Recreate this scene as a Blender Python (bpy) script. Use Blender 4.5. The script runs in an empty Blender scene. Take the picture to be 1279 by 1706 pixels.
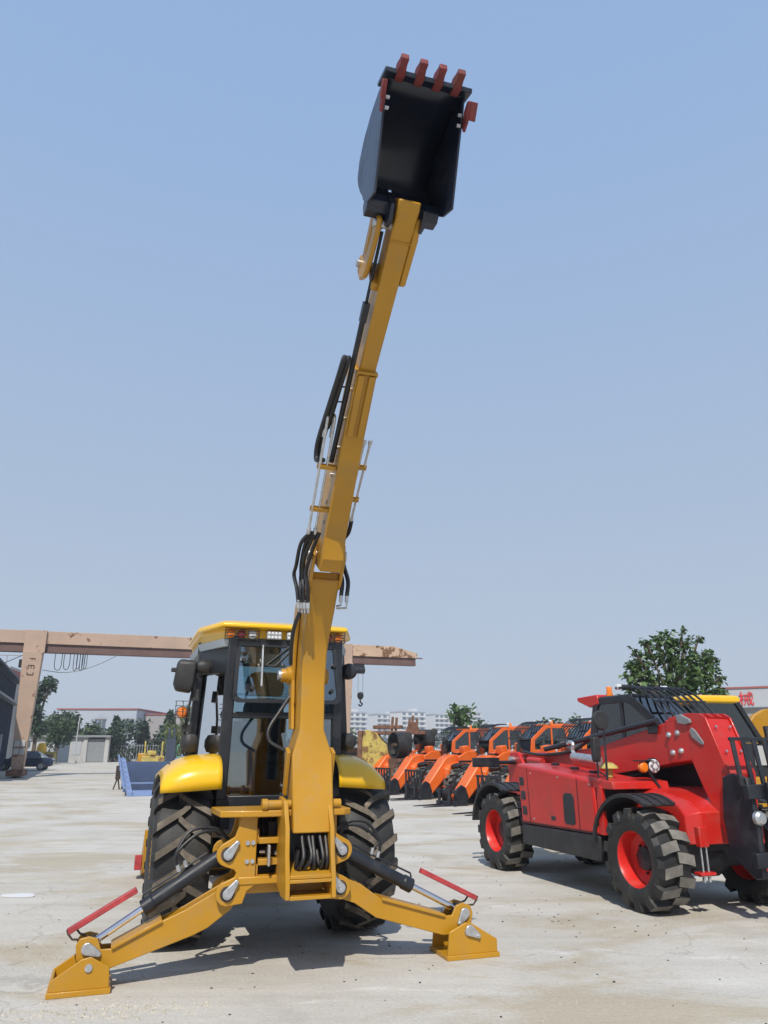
import bpy, bmesh, math, random
from mathutils import Vector, Matrix
R_ = math.radians
random.seed(7)
scene = bpy.context.scene
col = scene.collection

# ------------------------------------------------------------------ camera
cam_data = bpy.data.cameras.new('camera')
cam = bpy.data.objects.new('camera', cam_data); col.objects.link(cam)
cam_data.sensor_fit = 'VERTICAL'; cam_data.sensor_height = 36.0
cam_data.lens = 1232.0 * 36.0 / 1706.0
cam_data.clip_end = 4000.0
cam.location = (0, 0, 1.65)
cam.rotation_euler = (R_(90 + 17.734), 0, 0)
scene.camera = cam

# ------------------------------------------------------------------ world, sun, exposure
SUN_EL = R_(48.5)
SUN_AZ = math.atan2(-0.07, -0.98)           # direction towards the sun: behind the camera, a little left
world = bpy.data.worlds.new('World'); scene.world = world; world.use_nodes = True
wn = world.node_tree; bg = wn.nodes['Background']
sky = wn.nodes.new('ShaderNodeTexSky'); sky.sky_type = 'NISHITA'; sky.sun_disc = False
sky.sun_elevation = SUN_EL
sky.sun_rotation = math.atan2(-0.07, -0.98)
sky.air_density = 1.0; sky.dust_density = 0.5; sky.ozone_density = 2.0; sky.altitude = 0
bg.inputs['Strength'].default_value = 0.10
# hazy summer sky: the clear-sky model seen through an even veil, paler towards the horizon all round
wtc = wn.nodes.new('ShaderNodeTexCoord'); wsp = wn.nodes.new('ShaderNodeSeparateXYZ'); wn.links.new(wtc.outputs['Generated'], wsp.inputs[0])
veil = wn.nodes.new('ShaderNodeValToRGB'); wn.links.new(wsp.outputs['Z'], veil.inputs['Fac'])
veil.color_ramp.elements[0].position = 0.0; veil.color_ramp.elements[0].color = (0.525, 0.595, 0.690, 1)
veil.color_ramp.elements[1].position = 1.0; veil.color_ramp.elements[1].color = (0.285, 0.440, 0.760, 1)
ve = veil.color_ramp.elements.new(0.30); ve.color = (0.425, 0.535, 0.705, 1)
ve = veil.color_ramp.elements.new(0.70); ve.color = (0.325, 0.478, 0.745, 1)
vs_ = wn.nodes.new('ShaderNodeVectorMath'); vs_.operation = 'SCALE'; vs_.inputs['Scale'].default_value = 10.0; wn.links.new(veil.outputs['Color'], vs_.inputs[0])
wmx = wn.nodes.new('ShaderNodeMix'); wmx.data_type = 'RGBA'; wmx.inputs[0].default_value = 0.93
wn.links.new(sky.outputs[0], wmx.inputs[6]); wn.links.new(vs_.outputs[0], wmx.inputs[7]); wn.links.new(wmx.outputs[2], bg.inputs['Color'])
sd = bpy.data.lights.new('sun', 'SUN'); sd.energy = 4.3; sd.angle = R_(0.6); sd.color = (1.0, 0.94, 0.84)
sun = bpy.data.objects.new('sun', sd); col.objects.link(sun)
to_sun = Vector((-0.07, -0.98, 0)).normalized() * math.cos(SUN_EL) + Vector((0, 0, math.sin(SUN_EL)))
sun.rotation_euler = to_sun.to_track_quat('Z', 'Y').to_euler()
sun.location = to_sun * 50
scene.view_settings.view_transform = 'Standard'; scene.view_settings.look = 'None'
scene.view_settings.exposure = 0.0; scene.view_settings.gamma = 1.0
scene.view_settings.use_curve_mapping = False
scene.cycles.use_denoising = True
scene.cycles.max_bounces = 8; scene.cycles.transparent_max_bounces = 24

# ------------------------------------------------------------------ materials
def nodes_of(m):
    m.use_nodes = True
    return m.node_tree.nodes, m.node_tree.links, m.node_tree.nodes['Principled BSDF']
def mat(name, c, rough=0.5, metal=0.0, var=0.12, scale=6.0, bump=0.0, bscale=40.0, dirt=None, dirt_amt=0.0, coat=0.0, spec=0.5, detail=6.0, dscale=3.0, sharp=0.0):
    """painted / coated surface: base colour with slight noise variation, optional dirt blotches and fine bump"""
    m = bpy.data.materials.new(name); n, l, b = nodes_of(m)
    tc = n.new('ShaderNodeTexCoord')
    nz = n.new('ShaderNodeTexNoise'); nz.inputs['Scale'].default_value = scale; nz.inputs['Detail'].default_value = detail
    l.new(tc.outputs['Object'], nz.inputs['Vector'])
    r = n.new('ShaderNodeValToRGB')
    r.color_ramp.elements[0].position = 0.3; r.color_ramp.elements[1].position = 0.7
    r.color_ramp.elements[0].color = (*[x * (1 - var) for x in c], 1)
    r.color_ramp.elements[1].color = (*[min(1, x * (1 + var)) for x in c], 1)
    l.new(nz.outputs['Fac'], r.inputs['Fac'])
    out = r.outputs['Color']
    if dirt:
        n2 = n.new('ShaderNodeTexNoise'); n2.inputs['Scale'].default_value = dscale; n2.inputs['Detail'].default_value = 10; n2.inputs['Roughness'].default_value = 0.7
        l.new(tc.outputs['Object'], n2.inputs['Vector'])
        r2 = n.new('ShaderNodeValToRGB'); r2.color_ramp.elements[0].position = 0.62 - 0.35 * dirt_amt; r2.color_ramp.elements[1].position = (0.62 - 0.35 * dirt_amt + sharp) if sharp else (0.72 - 0.2 * dirt_amt)
        l.new(n2.outputs['Fac'], r2.inputs['Fac'])
        mx = n.new('ShaderNodeMix'); mx.data_type = 'RGBA'
        mul = n.new('ShaderNodeMath'); mul.operation = 'MULTIPLY'; mul.inputs[1].default_value = 0.9 if sharp else min(1, dirt_amt * 1.6)
        l.new(r2.outputs['Color'], mul.inputs[0]); l.new(mul.outputs[0], mx.inputs[0])
        l.new(out, mx.inputs[6]); mx.inputs[7].default_value = (*dirt, 1); out = mx.outputs[2]
        rr = n.new('ShaderNodeMapRange'); rr.inputs[3].default_value = rough; rr.inputs[4].default_value = min(1, rough + 0.35)
        l.new(mul.outputs[0], rr.inputs[0]); l.new(rr.outputs[0], b.inputs['Roughness'])
    else:
        rr = n.new('ShaderNodeMapRange'); rr.inputs[3].default_value = max(0.03, rough - 0.06); rr.inputs[4].default_value = rough + 0.08
        l.new(nz.outputs['Fac'], rr.inputs[0]); l.new(rr.outputs[0], b.inputs['Roughness'])
    l.new(out, b.inputs['Base Color'])
    b.inputs['Metallic'].default_value = metal
    b.inputs['Specular IOR Level'].default_value = spec
    if coat: b.inputs['Coat Weight'].default_value = coat; b.inputs['Coat Roughness'].default_value = 0.08
    if bump:
        n3 = n.new('ShaderNodeTexNoise'); n3.inputs['Scale'].default_value = bscale; n3.inputs['Detail'].default_value = 4
        l.new(tc.outputs['Object'], n3.inputs['Vector'])
        bp = n.new('ShaderNodeBump'); bp.inputs['Strength'].default_value = bump; bp.inputs['Distance'].default_value = 0.01
        l.new(n3.outputs['Fac'], bp.inputs['Height']); l.new(bp.outputs[0], b.inputs['Normal'])
    return m
def glass_mat(name, tint=(0.75, 0.88, 0.9), amount=0.78, refl=0.3):
    m = bpy.data.materials.new(name); m.use_nodes = True; nt = m.node_tree; n, l = nt.nodes, nt.links
    n.clear(); o = n.new('ShaderNodeOutputMaterial')
    t = n.new('ShaderNodeBsdfTransparent'); t.inputs[0].default_value = (*[x * amount for x in tint], 1)
    g = n.new('ShaderNodeBsdfGlossy'); g.inputs['Roughness'].default_value = 0.03
    fr = n.new('ShaderNodeFresnel'); fr.inputs['IOR'].default_value = 1.5
    ad = n.new('ShaderNodeMath'); ad.operation = 'MULTIPLY_ADD'; ad.inputs[1].default_value = 0.9; ad.inputs[2].default_value = refl * 0.3
    l.new(fr.outputs[0], ad.inputs[0])
    mx = n.new('ShaderNodeMixShader'); l.new(ad.outputs[0], mx.inputs[0]); l.new(t.outputs[0], mx.inputs[1]); l.new(g.outputs[0], mx.inputs[2])
    l.new(mx.outputs[0], o.inputs['Surface'])
    return m
DUST = (0.42, 0.36, 0.27)
M = {}
M['yellow'] = mat('ochre_paint', (0.445, 0.220, 0.009), 0.38, var=0.08, scale=2.2, bump=0.06, bscale=60, dirt=(0.36, 0.205, 0.05), dirt_amt=0.34, dscale=4.5, coat=0.08)
M['yellow_gloss'] = mat('bright_yellow_panel', (0.80, 0.46, 0.006), 0.28, var=0.03, scale=2, dirt=(0.62, 0.40, 0.07), dirt_amt=0.25, dscale=5, coat=0.25)
M['red'] = mat('red_paint', (0.52, 0.018, 0.012), 0.34, var=0.06, scale=3, bump=0.04, bscale=50, dirt=(0.36, 0.055, 0.04), dirt_amt=0.36, dscale=4, coat=0.1)
M['orange'] = mat('orange_paint', (0.72, 0.125, 0.012), 0.4, var=0.08, scale=3, dirt=(0.40, 0.16, 0.07), dirt_amt=0.3)
M['red_trim'] = mat('faded_red_steel', (0.38, 0.04, 0.045), 0.5, var=0.25, scale=14, dirt=(0.22, 0.09, 0.08), dirt_amt=0.35)
M['tooth_red'] = mat('dull_red_tooth_paint', (0.17, 0.02, 0.02), 0.6, var=0.3, scale=18, dirt=(0.12, 0.05, 0.04), dirt_amt=0.4)
M['black'] = mat('black_steel', (0.012, 0.014, 0.02), 0.42, var=0.3, scale=8, dirt=(0.05, 0.05, 0.05), dirt_amt=0.3)
M['bucket'] = mat('black_bucket_enamel', (0.008, 0.012, 0.026), 0.36, var=0.25, scale=6, dirt=(0.02, 0.025, 0.04), dirt_amt=0.3, coat=0.2)
M['cab_black'] = mat('satin_black_frame', (0.016, 0.018, 0.022), 0.35, var=0.2, scale=5, dirt=(0.07, 0.065, 0.06), dirt_amt=0.15)
M['plastic'] = mat('black_plastic', (0.022, 0.022, 0.024), 0.55, var=0.25, scale=9, dirt=(0.09, 0.085, 0.075), dirt_amt=0.2)
M['rubber_hose'] = mat('hose_rubber', (0.012, 0.012, 0.014), 0.38, var=0.2, scale=20, bump=0.3, bscale=160)
M['tyre'] = mat('tyre_rubber', (0.020, 0.020, 0.020), 0.6, var=0.35, scale=5, bump=0.25, bscale=70, dirt=(0.09, 0.075, 0.058), dirt_amt=0.26, dscale=4)
M['lug'] = mat('dusty_tread_rubber', (0.10, 0.082, 0.062), 0.8, var=0.35, scale=7, bump=0.3, bscale=60, dirt=(0.24, 0.20, 0.155), dirt_amt=0.45, dscale=5)
M['lug_grey'] = mat('grey_dusty_tread_rubber', (0.135, 0.125, 0.11), 0.85, var=0.3, scale=7, bump=0.3, bscale=60, dirt=(0.24, 0.225, 0.20), dirt_amt=0.45, dscale=5)
M['chrome'] = mat('chromed_rod', (0.75, 0.75, 0.78), 0.12, metal=1.0, var=0.03)
M['zinc'] = mat('zinc_plated_steel', (0.55, 0.56, 0.57), 0.38, metal=0.85, var=0.18, scale=25, bump=0.2, bscale=80)
M['rust_dark'] = mat('oily_dark_iron', (0.035, 0.025, 0.02), 0.6, var=0.5, scale=10, dirt=(0.12, 0.07, 0.04), dirt_amt=0.4)
M['rim_red'] = mat('red_rim', (0.60, 0.02, 0.015), 0.35, var=0.06, scale=5, dirt=(0.4, 0.2, 0.15), dirt_amt=0.15)
M['rim_grey'] = mat('grey_rim', (0.25, 0.25, 0.24), 0.5, var=0.15)
M['glass'] = glass_mat('cab_glass', (0.80, 0.95, 1.0), 0.88, refl=0.6)
M['glass_dark'] = glass_mat('tinted_glass', (0.50, 0.62, 0.62), 0.6)
M['amber'] = mat('amber_lens', (0.80, 0.20, 0.01), 0.2, var=0.05, coat=0.6)
M['lens_red'] = mat('red_lens', (0.22, 0.008, 0.015), 0.2, var=0.05, coat=0.6)
M['lens_clear'] = mat('clear_lens', (0.72, 0.73, 0.76), 0.15, metal=0.0, var=0.1, scale=60, coat=0.6)
M['seat'] = mat('grey_seat_fabric', (0.11, 0.125, 0.145), 0.85, var=0.2, scale=30)
M['dash'] = mat('dark_dashboard', (0.03, 0.033, 0.036), 0.6, var=0.2)
M['liner'] = mat('pale_cab_liner', (0.32, 0.36, 0.40), 0.7, var=0.05)
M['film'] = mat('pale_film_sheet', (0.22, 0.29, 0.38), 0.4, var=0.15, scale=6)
M['pink_steel'] = mat('faded_pinkish_beige_girder', (0.40, 0.285, 0.215), 0.65, var=0.10, scale=0.8, dirt=(0.13, 0.06, 0.04), dirt_amt=0.06, dscale=1.6, sharp=0.035)
M['pink_rust'] = mat('rust_speckled_beige_girder', (0.47, 0.33, 0.23), 0.65, var=0.10, scale=0.8, dirt=(0.13, 0.06, 0.022), dirt_amt=0.27, dscale=1.9, sharp=0.03)
M['girder_dark'] = mat('shade_darkened_girder_rail', (0.13, 0.075, 0.065), 0.7, var=0.15, scale=1.5, dirt=(0.05, 0.03, 0.025), dirt_amt=0.25)  # base colour darkened to hold the shade under the girder's overhang
M['blue_ramp'] = mat('pale_blue_ramp_paint', (0.17, 0.24, 0.43), 0.5, var=0.1, scale=2, dirt=(0.3, 0.28, 0.25), dirt_amt=0.25)
M['blue_mesh'] = mat('blue_ramp_grating', (0.05, 0.075, 0.14), 0.6, var=0.15, scale=3)
M['navy_wall'] = mat('navy_corrugated_wall', (0.035, 0.05, 0.085), 0.6, var=0.12, scale=0.6, dirt=(0.08, 0.08, 0.09), dirt_amt=0.25, dscale=0.7)
M['white_wall'] = mat('off_white_wall', (0.42, 0.42, 0.41), 0.8, var=0.06, scale=0.5, dirt=(0.3, 0.28, 0.25), dirt_amt=0.3, dscale=0.8)
M['factory'] = mat('pale_blue_grey_cladding', (0.36, 0.40, 0.46), 0.75, var=0.06, scale=0.3, dirt=(0.24, 0.26, 0.29), dirt_amt=0.3, dscale=0.2)
M['factory2'] = mat('warm_grey_cladding', (0.30, 0.285, 0.29), 0.8, var=0.06, scale=0.3)
M['apt'] = mat('white_apartment_render', (0.62, 0.62, 0.62), 0.85, var=0.03, scale=0.2)
M['apt_grey'] = mat('grey_apartment_render', (0.40, 0.42, 0.46), 0.85, var=0.03, scale=0.2)
M['win'] = mat('dark_window_glass', (0.10, 0.13, 0.17), 0.2, var=0.2, scale=0.4)
M['roof_red'] = mat('dull_red_coping', (0.30, 0.09, 0.08), 0.7, var=0.1)
M['steel_grey'] = mat('grey_steel', (0.22, 0.23, 0.24), 0.55, var=0.15)
M['fence'] = mat('weathered_fence_bars', (0.22, 0.23, 0.24), 0.6, var=0.2)
M['car'] = mat('dark_blue_car_paint', (0.012, 0.022, 0.05), 0.2, var=0.05, coat=0.6)
M['sign_red'] = mat('red_sign_letter', (0.62, 0.03, 0.035), 0.45, var=0.04)
M['fascia'] = mat('pale_sign_fascia', (0.38, 0.40, 0.43), 0.6, var=0.04, scale=0.6)
M['rusty_yellow'] = mat('rusty_yellow_plate', (0.46, 0.36, 0.09), 0.7, var=0.2, scale=3, dirt=(0.16, 0.08, 0.04), dirt_amt=0.30, dscale=2.4, sharp=0.06)
M['rust'] = mat('brown_rust', (0.15, 0.075, 0.045), 0.85, var=0.4, scale=6, bump=0.3, bscale=30)
M['bark'] = mat('bark', (0.11, 0.085, 0.06), 0.9, var=0.3, scale=12, bump=0.6, bscale=20)
M['green_steel'] = mat('pale_green_steel', (0.12, 0.33, 0.24), 0.6, var=0.1)
M['chip'] = mat('dark_chips', (0.06, 0.055, 0.05), 0.9, var=0.4)
M['rubble'] = mat('pale_concrete_rubble', (0.46, 0.42, 0.35), 0.95, var=0.25, scale=20)
M['mark'] = mat('dark_stencil_paint', (0.12, 0.075, 0.05), 0.8, var=0.3, scale=20)
def leaf_mat(name, c1, c2, gloss=0.5):
    m = bpy.data.materials.new(name); n, l, b = nodes_of(m)
    oi = n.new('ShaderNodeNewGeometry'); 
    r = n.new('ShaderNodeValToRGB'); r.color_ramp.elements[0].color = (*c1, 1); r.color_ramp.elements[1].color = (*c2, 1)
    l.new(oi.outputs['Random Per Island'], r.inputs['Fac']); l.new(r.outputs[0], b.inputs['Base Color'])
    b.inputs['Roughness'].default_value = gloss
    tr = n.new('ShaderNodeBsdfTranslucent'); l.new(r.outputs[0], tr.inputs[0])
    mx = n.new('ShaderNodeMixShader'); mx.inputs[0].default_value = 0.25
    out = n['Material Output']; l.new(b.outputs[0], mx.inputs[1]); l.new(tr.outputs[0], mx.inputs[2]); l.new(mx.outputs[0], out.inputs['Surface'])
    return m
M['leaf'] = leaf_mat('broad_leaf', (0.035, 0.075, 0.025), (0.14, 0.225, 0.075), 0.42)
M['leaf_far'] = leaf_mat('dark_conifer_leaf', (0.032, 0.062, 0.034), (0.07, 0.115, 0.06), 0.7)
M['leaf_mid'] = leaf_mat('mid_green_leaf', (0.05, 0.09, 0.035), (0.09, 0.14, 0.055), 0.7)
M['leaf_light'] = leaf_mat('willow_leaf', (0.10, 0.14, 0.045), (0.17, 0.20, 0.075), 0.7)

def ground_material():
    m = bpy.data.materials.new('dusty_concrete_yard'); n, l, b = nodes_of(m)
    tc = n.new('ShaderNodeTexCoord')
    def noise(scale, detail=8, rough=0.6, dist=0.0, mapping=None):
        z = n.new('ShaderNodeTexNoise'); z.inputs['Scale'].default_value = scale; z.inputs['Detail'].default_value = detail
        z.inputs['Roughness'].default_value = rough; z.inputs['Distortion'].default_value = dist
        if mapping:
            mp = n.new('ShaderNodeMapping'); mp.inputs['Scale'].default_value = mapping; mp.inputs['Rotation'].default_value = (0, 0, R_(-14))
            l.new(tc.outputs['Object'], mp.inputs[0]); l.new(mp.outputs[0], z.inputs['Vector'])
        else: l.new(tc.outputs['Object'], z.inputs['Vector'])
        return z.outputs['Fac']
    def ramp(fac, p0, p1, c0=(0, 0, 0), c1=(1, 1, 1)):
        r = n.new('ShaderNodeValToRGB'); r.color_ramp.elements[0].position = p0; r.color_ramp.elements[1].position = p1
        r.color_ramp.elements[0].color = (*c0, 1); r.color_ramp.elements[1].color = (*c1, 1); l.new(fac, r.inputs['Fac']); return r.outputs['Color']
    def mix(f, a, c, typ='MIX'):
        x = n.new('ShaderNodeMix'); x.data_type = 'RGBA'; x.blend_type = typ
        if isinstance(f, float): x.inputs[0].default_value = f
        else: l.new(f, x.inputs[0])
        for s, v in ((6, a), (7, c)):
            if isinstance(v, tuple): x.inputs[s].default_value = (*v, 1)
            else: l.new(v, x.inputs[s])
        return x.outputs[2]
    base = ramp(noise(0.5, 10, 0.62), 0.3, 0.7, (0.485, 0.455, 0.40), (0.60, 0.575, 0.53))
    sand = ramp(noise(0.33, 9, 0.66, 0.6, (1.0, 1.9, 1)), 0.50, 0.60)
    c = mix(sand, base, (0.46, 0.405, 0.315))
    white = ramp(noise(0.9, 10, 0.7, 0.3, (0.8, 2.4, 1)), 0.60, 0.66)
    whm = n.new('ShaderNodeMath'); whm.operation = 'MULTIPLY'; whm.inputs[1].default_value = 0.65; l.new(white, whm.inputs[0])
    c = mix(whm.outputs[0], c, (0.68, 0.665, 0.635))
    damp = ramp(noise(0.21, 8, 0.6, 0.4), 0.60, 0.72)
    dm = n.new('ShaderNodeMath'); dm.operation = 'MULTIPLY'; dm.inputs[1].default_value = 0.4; l.new(damp, dm.inputs[0])
    c = mix(dm.outputs[0], c, (0.36, 0.36, 0.365))
    streak = ramp(noise(1.2, 6, 0.6, 0.2, (0.12, 2.5, 1)), 0.30, 0.75, (0.84, 0.84, 0.83), (1.08, 1.08, 1.08))
    c = mix(0.7, c, streak, 'MULTIPLY')
    grit = ramp(noise(38, 5, 0.75), 0.35, 0.75, (0.80, 0.79, 0.77), (1.12, 1.12, 1.12))
    c = mix(0.75, c, grit, 'MULTIPLY')
    spots = ramp(noise(11, 3, 0.5), 0.70, 0.74)
    sm = n.new('ShaderNodeMath'); sm.operation = 'MULTIPLY'; sm.inputs[1].default_value = 0.35; l.new(spots, sm.inputs[0])
    c = mix(sm.outputs[0], c, (0.20, 0.18, 0.15))
    vo = n.new('ShaderNodeTexVoronoi'); vo.feature = 'DISTANCE_TO_EDGE'; vo.inputs['Scale'].default_value = 0.22
    mpv = n.new('ShaderNodeMapping'); l.new(tc.outputs['Object'], mpv.inputs[0])
    nzv = n.new('ShaderNodeTexNoise'); nzv.inputs['Scale'].default_value = 1.3; nzv.inputs['Detail'].default_value = 8
    l.new(tc.outputs['Object'], nzv.inputs['Vector'])
    va = n.new('ShaderNodeVectorMath'); va.operation = 'MULTIPLY_ADD'; l.new(nzv.outputs['Color'], va.inputs[0]); va.inputs[1].default_value = (1.6, 1.6, 0); l.new(mpv.outputs[0], va.inputs[2])
    l.new(va.outputs[0], vo.inputs['Vector'])
    crack = ramp(vo.outputs['Distance'], 0.0, 0.0035, (1, 1, 1), (0, 0, 0))
    cm = n.new('ShaderNodeMath'); cm.operation = 'MULTIPLY'; cm.inputs[1].default_value = 0.35; l.new(crack, cm.inputs[0])
    c = mix(cm.outputs[0], c, (0.16, 0.14, 0.12))
    # faint rubber tracks left by machines, broken up by wear
    mt = n.new('ShaderNodeMapping'); mt.inputs['Rotation'].default_value = (0, 0, R_(-26)); l.new(tc.outputs['Object'], mt.inputs[0])
    sx_ = n.new('ShaderNodeSeparateXYZ'); l.new(mt.outputs[0], sx_.inputs[0])
    wob = n.new('ShaderNodeMath'); wob.operation = 'MULTIPLY_ADD'; wob.inputs[1].default_value = 0.9; l.new(noise(0.12, 2, 0.5), wob.inputs[0]); l.new(sx_.outputs['X'], wob.inputs[2])
    tot = None
    for pos in (-6.3, -4.4, 0.4, 2.2, 7.0, 8.8):
        d1 = n.new('ShaderNodeMath'); d1.operation = 'SUBTRACT'; l.new(wob.outputs[0], d1.inputs[0]); d1.inputs[1].default_value = pos
        d2 = n.new('ShaderNodeMath'); d2.operation = 'ABSOLUTE'; l.new(d1.outputs[0], d2.inputs[0])
        d3 = n.new('ShaderNodeMapRange'); d3.inputs[1].default_value = 0.12; d3.inputs[2].default_value = 0.24; d3.inputs[3].default_value = 1.0; d3.inputs[4].default_value = 0.0; l.new(d2.outputs[0], d3.inputs[0])
        if tot is None: tot = d3.outputs[0]
        else:
            ad = n.new('ShaderNodeMath'); ad.operation = 'MAXIMUM'; l.new(tot, ad.inputs[0]); l.new(d3.outputs[0], ad.inputs[1]); tot = ad.outputs[0]
    tb = n.new('ShaderNodeMath'); tb.operation = 'MULTIPLY'; l.new(tot, tb.inputs[0]); l.new(ramp(noise(2.2, 8, 0.75), 0.45, 0.65), tb.inputs[1])
    tb2 = n.new('ShaderNodeMath'); tb2.operation = 'MULTIPLY'; tb2.inputs[1].default_value = 0.20; l.new(tb.outputs[0], tb2.inputs[0])
    c = mix(tb2.outputs[0], c, (0.20, 0.19, 0.175))
    l.new(c, b.inputs['Base Color']); b.inputs['Roughness'].default_value = 0.9; b.inputs['Specular IOR Level'].default_value = 0.25
    bp = n.new('ShaderNodeBump'); bp.inputs['Strength'].default_value = 0.55; bp.inputs['Distance'].default_value = 0.012
    l.new(noise(22, 8, 0.7), bp.inputs['Height'])
    bp2 = n.new('ShaderNodeBump'); bp2.inputs['Strength'].default_value = 0.35; bp2.inputs['Distance'].default_value = 0.05
    l.new(noise(2.5, 5, 0.6), bp2.inputs['Height']); l.new(bp.outputs[0], bp2.inputs['Normal'])
    l.new(bp2.outputs[0], b.inputs['Normal'])
    return m
M['ground'] = ground_material()
M['field'] = mat('distant_field', (0.10, 0.12, 0.06), 0.95, var=0.3, scale=0.02)

# ------------------------------------------------------------------ mesh helpers
class MB:
    def __init__(s): s.v = []; s.f = []; s.mi = []
    def add(s, vs, fs, mi=0):
        o = len(s.v); s.v += [tuple(p) for p in vs]; s.f += [tuple(i + o for i in f) for f in fs]; s.mi += [mi] * len(fs); return s
    def box(s, x0, x1, y0, y1, z0, z1, mi=0):
        return s.add([(x0,y0,z0),(x1,y0,z0),(x1,y1,z0),(x0,y1,z0),(x0,y0,z1),(x1,y0,z1),(x1,y1,z1),(x0,y1,z1)],
                     [(0,3,2,1),(4,5,6,7),(0,1,5,4),(1,2,6,5),(2,3,7,6),(3,0,4,7)], mi)
    def prism(s, poly, axis, a, b, mi=0, polyb=None):
        """extrude a closed 2D outline along an axis: x -> (y,z), y -> (x,z), z -> (x,y)"""
        pb = polyb or poly
        def P(q, t):
            return {'x': (t, q[0], q[1]), 'y': (q[0], t, q[1]), 'z': (q[0], q[1], t)}[axis]
        n = len(poly)
        vs = [P(q, a) for q in poly] + [P(q, b) for q in pb]
        fs = [tuple(range(n)), tuple(range(2 * n - 1, n - 1, -1))] + [(i, i + n, (i + 1) % n + n, (i + 1) % n) for i in range(n)]
        return s.add(vs, fs, mi)
    def tube(s, pts, r, n=8, mi=0, caps=True):
        pts = [Vector(p) for p in pts]
        rs = r if isinstance(r, (list, tuple)) else [r] * len(pts)
        vs = []; prev = None
        for i, p in enumerate(pts):
            d = (pts[min(i + 1, len(pts) - 1)] - pts[max(i - 1, 0)])
            d = d.normalized() if d.length > 1e-9 else Vector((0, 0, 1))
            if prev is None:
                u = d.orthogonal().normalized()
            else:
                u = (prev - d * prev.dot(d)); u = u.normalized() if u.length > 1e-6 else d.orthogonal().normalized()
            prev = u; w = d.cross(u)
            for k in range(n):
                a = 2 * math.pi * k / n
                vs.append(p + (u * math.cos(a) + w * math.sin(a)) * rs[i])
        fs = []
        for i in range(len(pts) - 1):
            for k in range(n):
                fs.append((i*n+k, i*n+(k+1)%n, (i+1)*n+(k+1)%n, (i+1)*n+k))
        if caps:
            fs.append(tuple(range(n - 1, -1, -1))); m = (len(pts) - 1) * n; fs.append(tuple(m + k for k in range(n)))
        return s.add(vs, fs, mi)
    def cyl(s, p0, p1, r, n=16, mi=0): return s.tube([p0, p1], r, n, mi)
    def bar(s, p0, p1, w, h, mi=0, up=(0, 0, 1)):
        p0, p1 = Vector(p0), Vector(p1); d = (p1 - p0).normalized(); up = Vector(up)
        if abs(d.dot(up)) > 0.98: up = Vector((0, 1, 0))
        a = d.cross(up).normalized() * (w / 2); b = a.normalized().cross(d).normalized() * (h / 2)
        vs = [p + q for p in (p0, p1) for q in (-a - b, a - b, a + b, -a + b)]
        return s.add(vs, [(3,2,1,0),(4,5,6,7),(0,1,5,4),(1,2,6,5),(2,3,7,6),(3,0,4,7)], mi)
    def lathe(s, prof, n=32, axis='x', c=(0, 0, 0), mi=0, closed=False):
        """profile of (radius, height) turned round an axis"""
        vs = []; m = len(prof)
        for k in range(n):
            a = 2 * math.pi * k / n; ca, sa = math.cos(a), math.sin(a)
            for r, h in prof:
                q = {'x': (h, r * ca, r * sa), 'y': (r * ca, h, r * sa), 'z': (r * ca, r * sa, h)}[axis]
                vs.append((q[0] + c[0], q[1] + c[1], q[2] + c[2]))
        fs = []
        for k in range(n):
            for j in range(m - 1 + (1 if closed else 0)):
                j2 = (j + 1) % m
                fs.append((k*m+j, ((k+1)%n)*m+j, ((k+1)%n)*m+j2, k*m+j2))
        return s.add(vs, fs, mi)
    def loft(s, rings, mi=0, caps=True):
        n = len(rings[0]); vs = [p for r in rings for p in r]; fs = []
        for i in range(len(rings) - 1):
            for k in range(n): fs.append((i*n+k, i*n+(k+1)%n, (i+1)*n+(k+1)%n, (i+1)*n+k))
        if caps: fs.append(tuple(range(n-1, -1, -1))); m = (len(rings)-1)*n; fs.append(tuple(m+k for k in range(n)))
        return s.add(vs, fs, mi)
    def rotx(s, py, pz, ang):
        c, n = math.cos(ang), math.sin(ang)
        s.v = [(x, py + (y-py)*c - (z-pz)*n, pz + (y-py)*n + (z-pz)*c) for x, y, z in s.v]; return s
    def mesh(s, name, mats, bevel=0.0, smooth=35, recalc=True):
        me = bpy.data.meshes.new(name); me.from_pydata(s.v, [], s.f)
        for m in (mats if isinstance(mats, (list, tuple)) else [mats]): me.materials.append(M[m] if isinstance(m, str) else m)
        me.polygons.foreach_set('material_index', s.mi)
        if recalc or bevel:
            bm = bmesh.new(); bm.from_mesh(me)
            if recalc: bmesh.ops.recalc_face_normals(bm, faces=bm.faces)
            bm.to_mesh(me); bm.free()
        if smooth:
            me.polygons.foreach_set('use_smooth', [True] * len(me.polygons)); me.set_sharp_from_angle(angle=R_(smooth))
        me.update(); return me
    def build(s, name, mats, parent=None, bevel=0.0, smooth=35, recalc=True, seg=2):
        o = bpy.data.objects.new(name, s.mesh(name, mats, bevel, smooth, recalc)); col.objects.link(o); o.parent = parent
        if bevel:
            b = o.modifiers.new('bevel', 'BEVEL'); b.width = bevel; b.segments = seg; b.limit_method = 'ANGLE'; b.angle_limit = R_(35); b.harden_normals = False
        return o
def link(name, me, parent=None, loc=(0,0,0), rot=(0,0,0), sc=(1,1,1)):
    o = bpy.data.objects.new(name, me); col.objects.link(o); o.parent = parent; o.location = loc; o.rotation_euler = rot; o.scale = sc; return o
def tag(o, label=None, cat=None, group=None, kind=None):
    if label: o['label'] = label
    if cat: o['category'] = cat
    if group: o['group'] = group
    if kind: o['kind'] = kind
    return o
def empty(name, loc, rz=0.0):
    o = bpy.data.objects.new(name, None); col.objects.link(o); o.location = loc; o.rotation_euler = (0, 0, rz); o.empty_display_size = 0.2; return o
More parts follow.
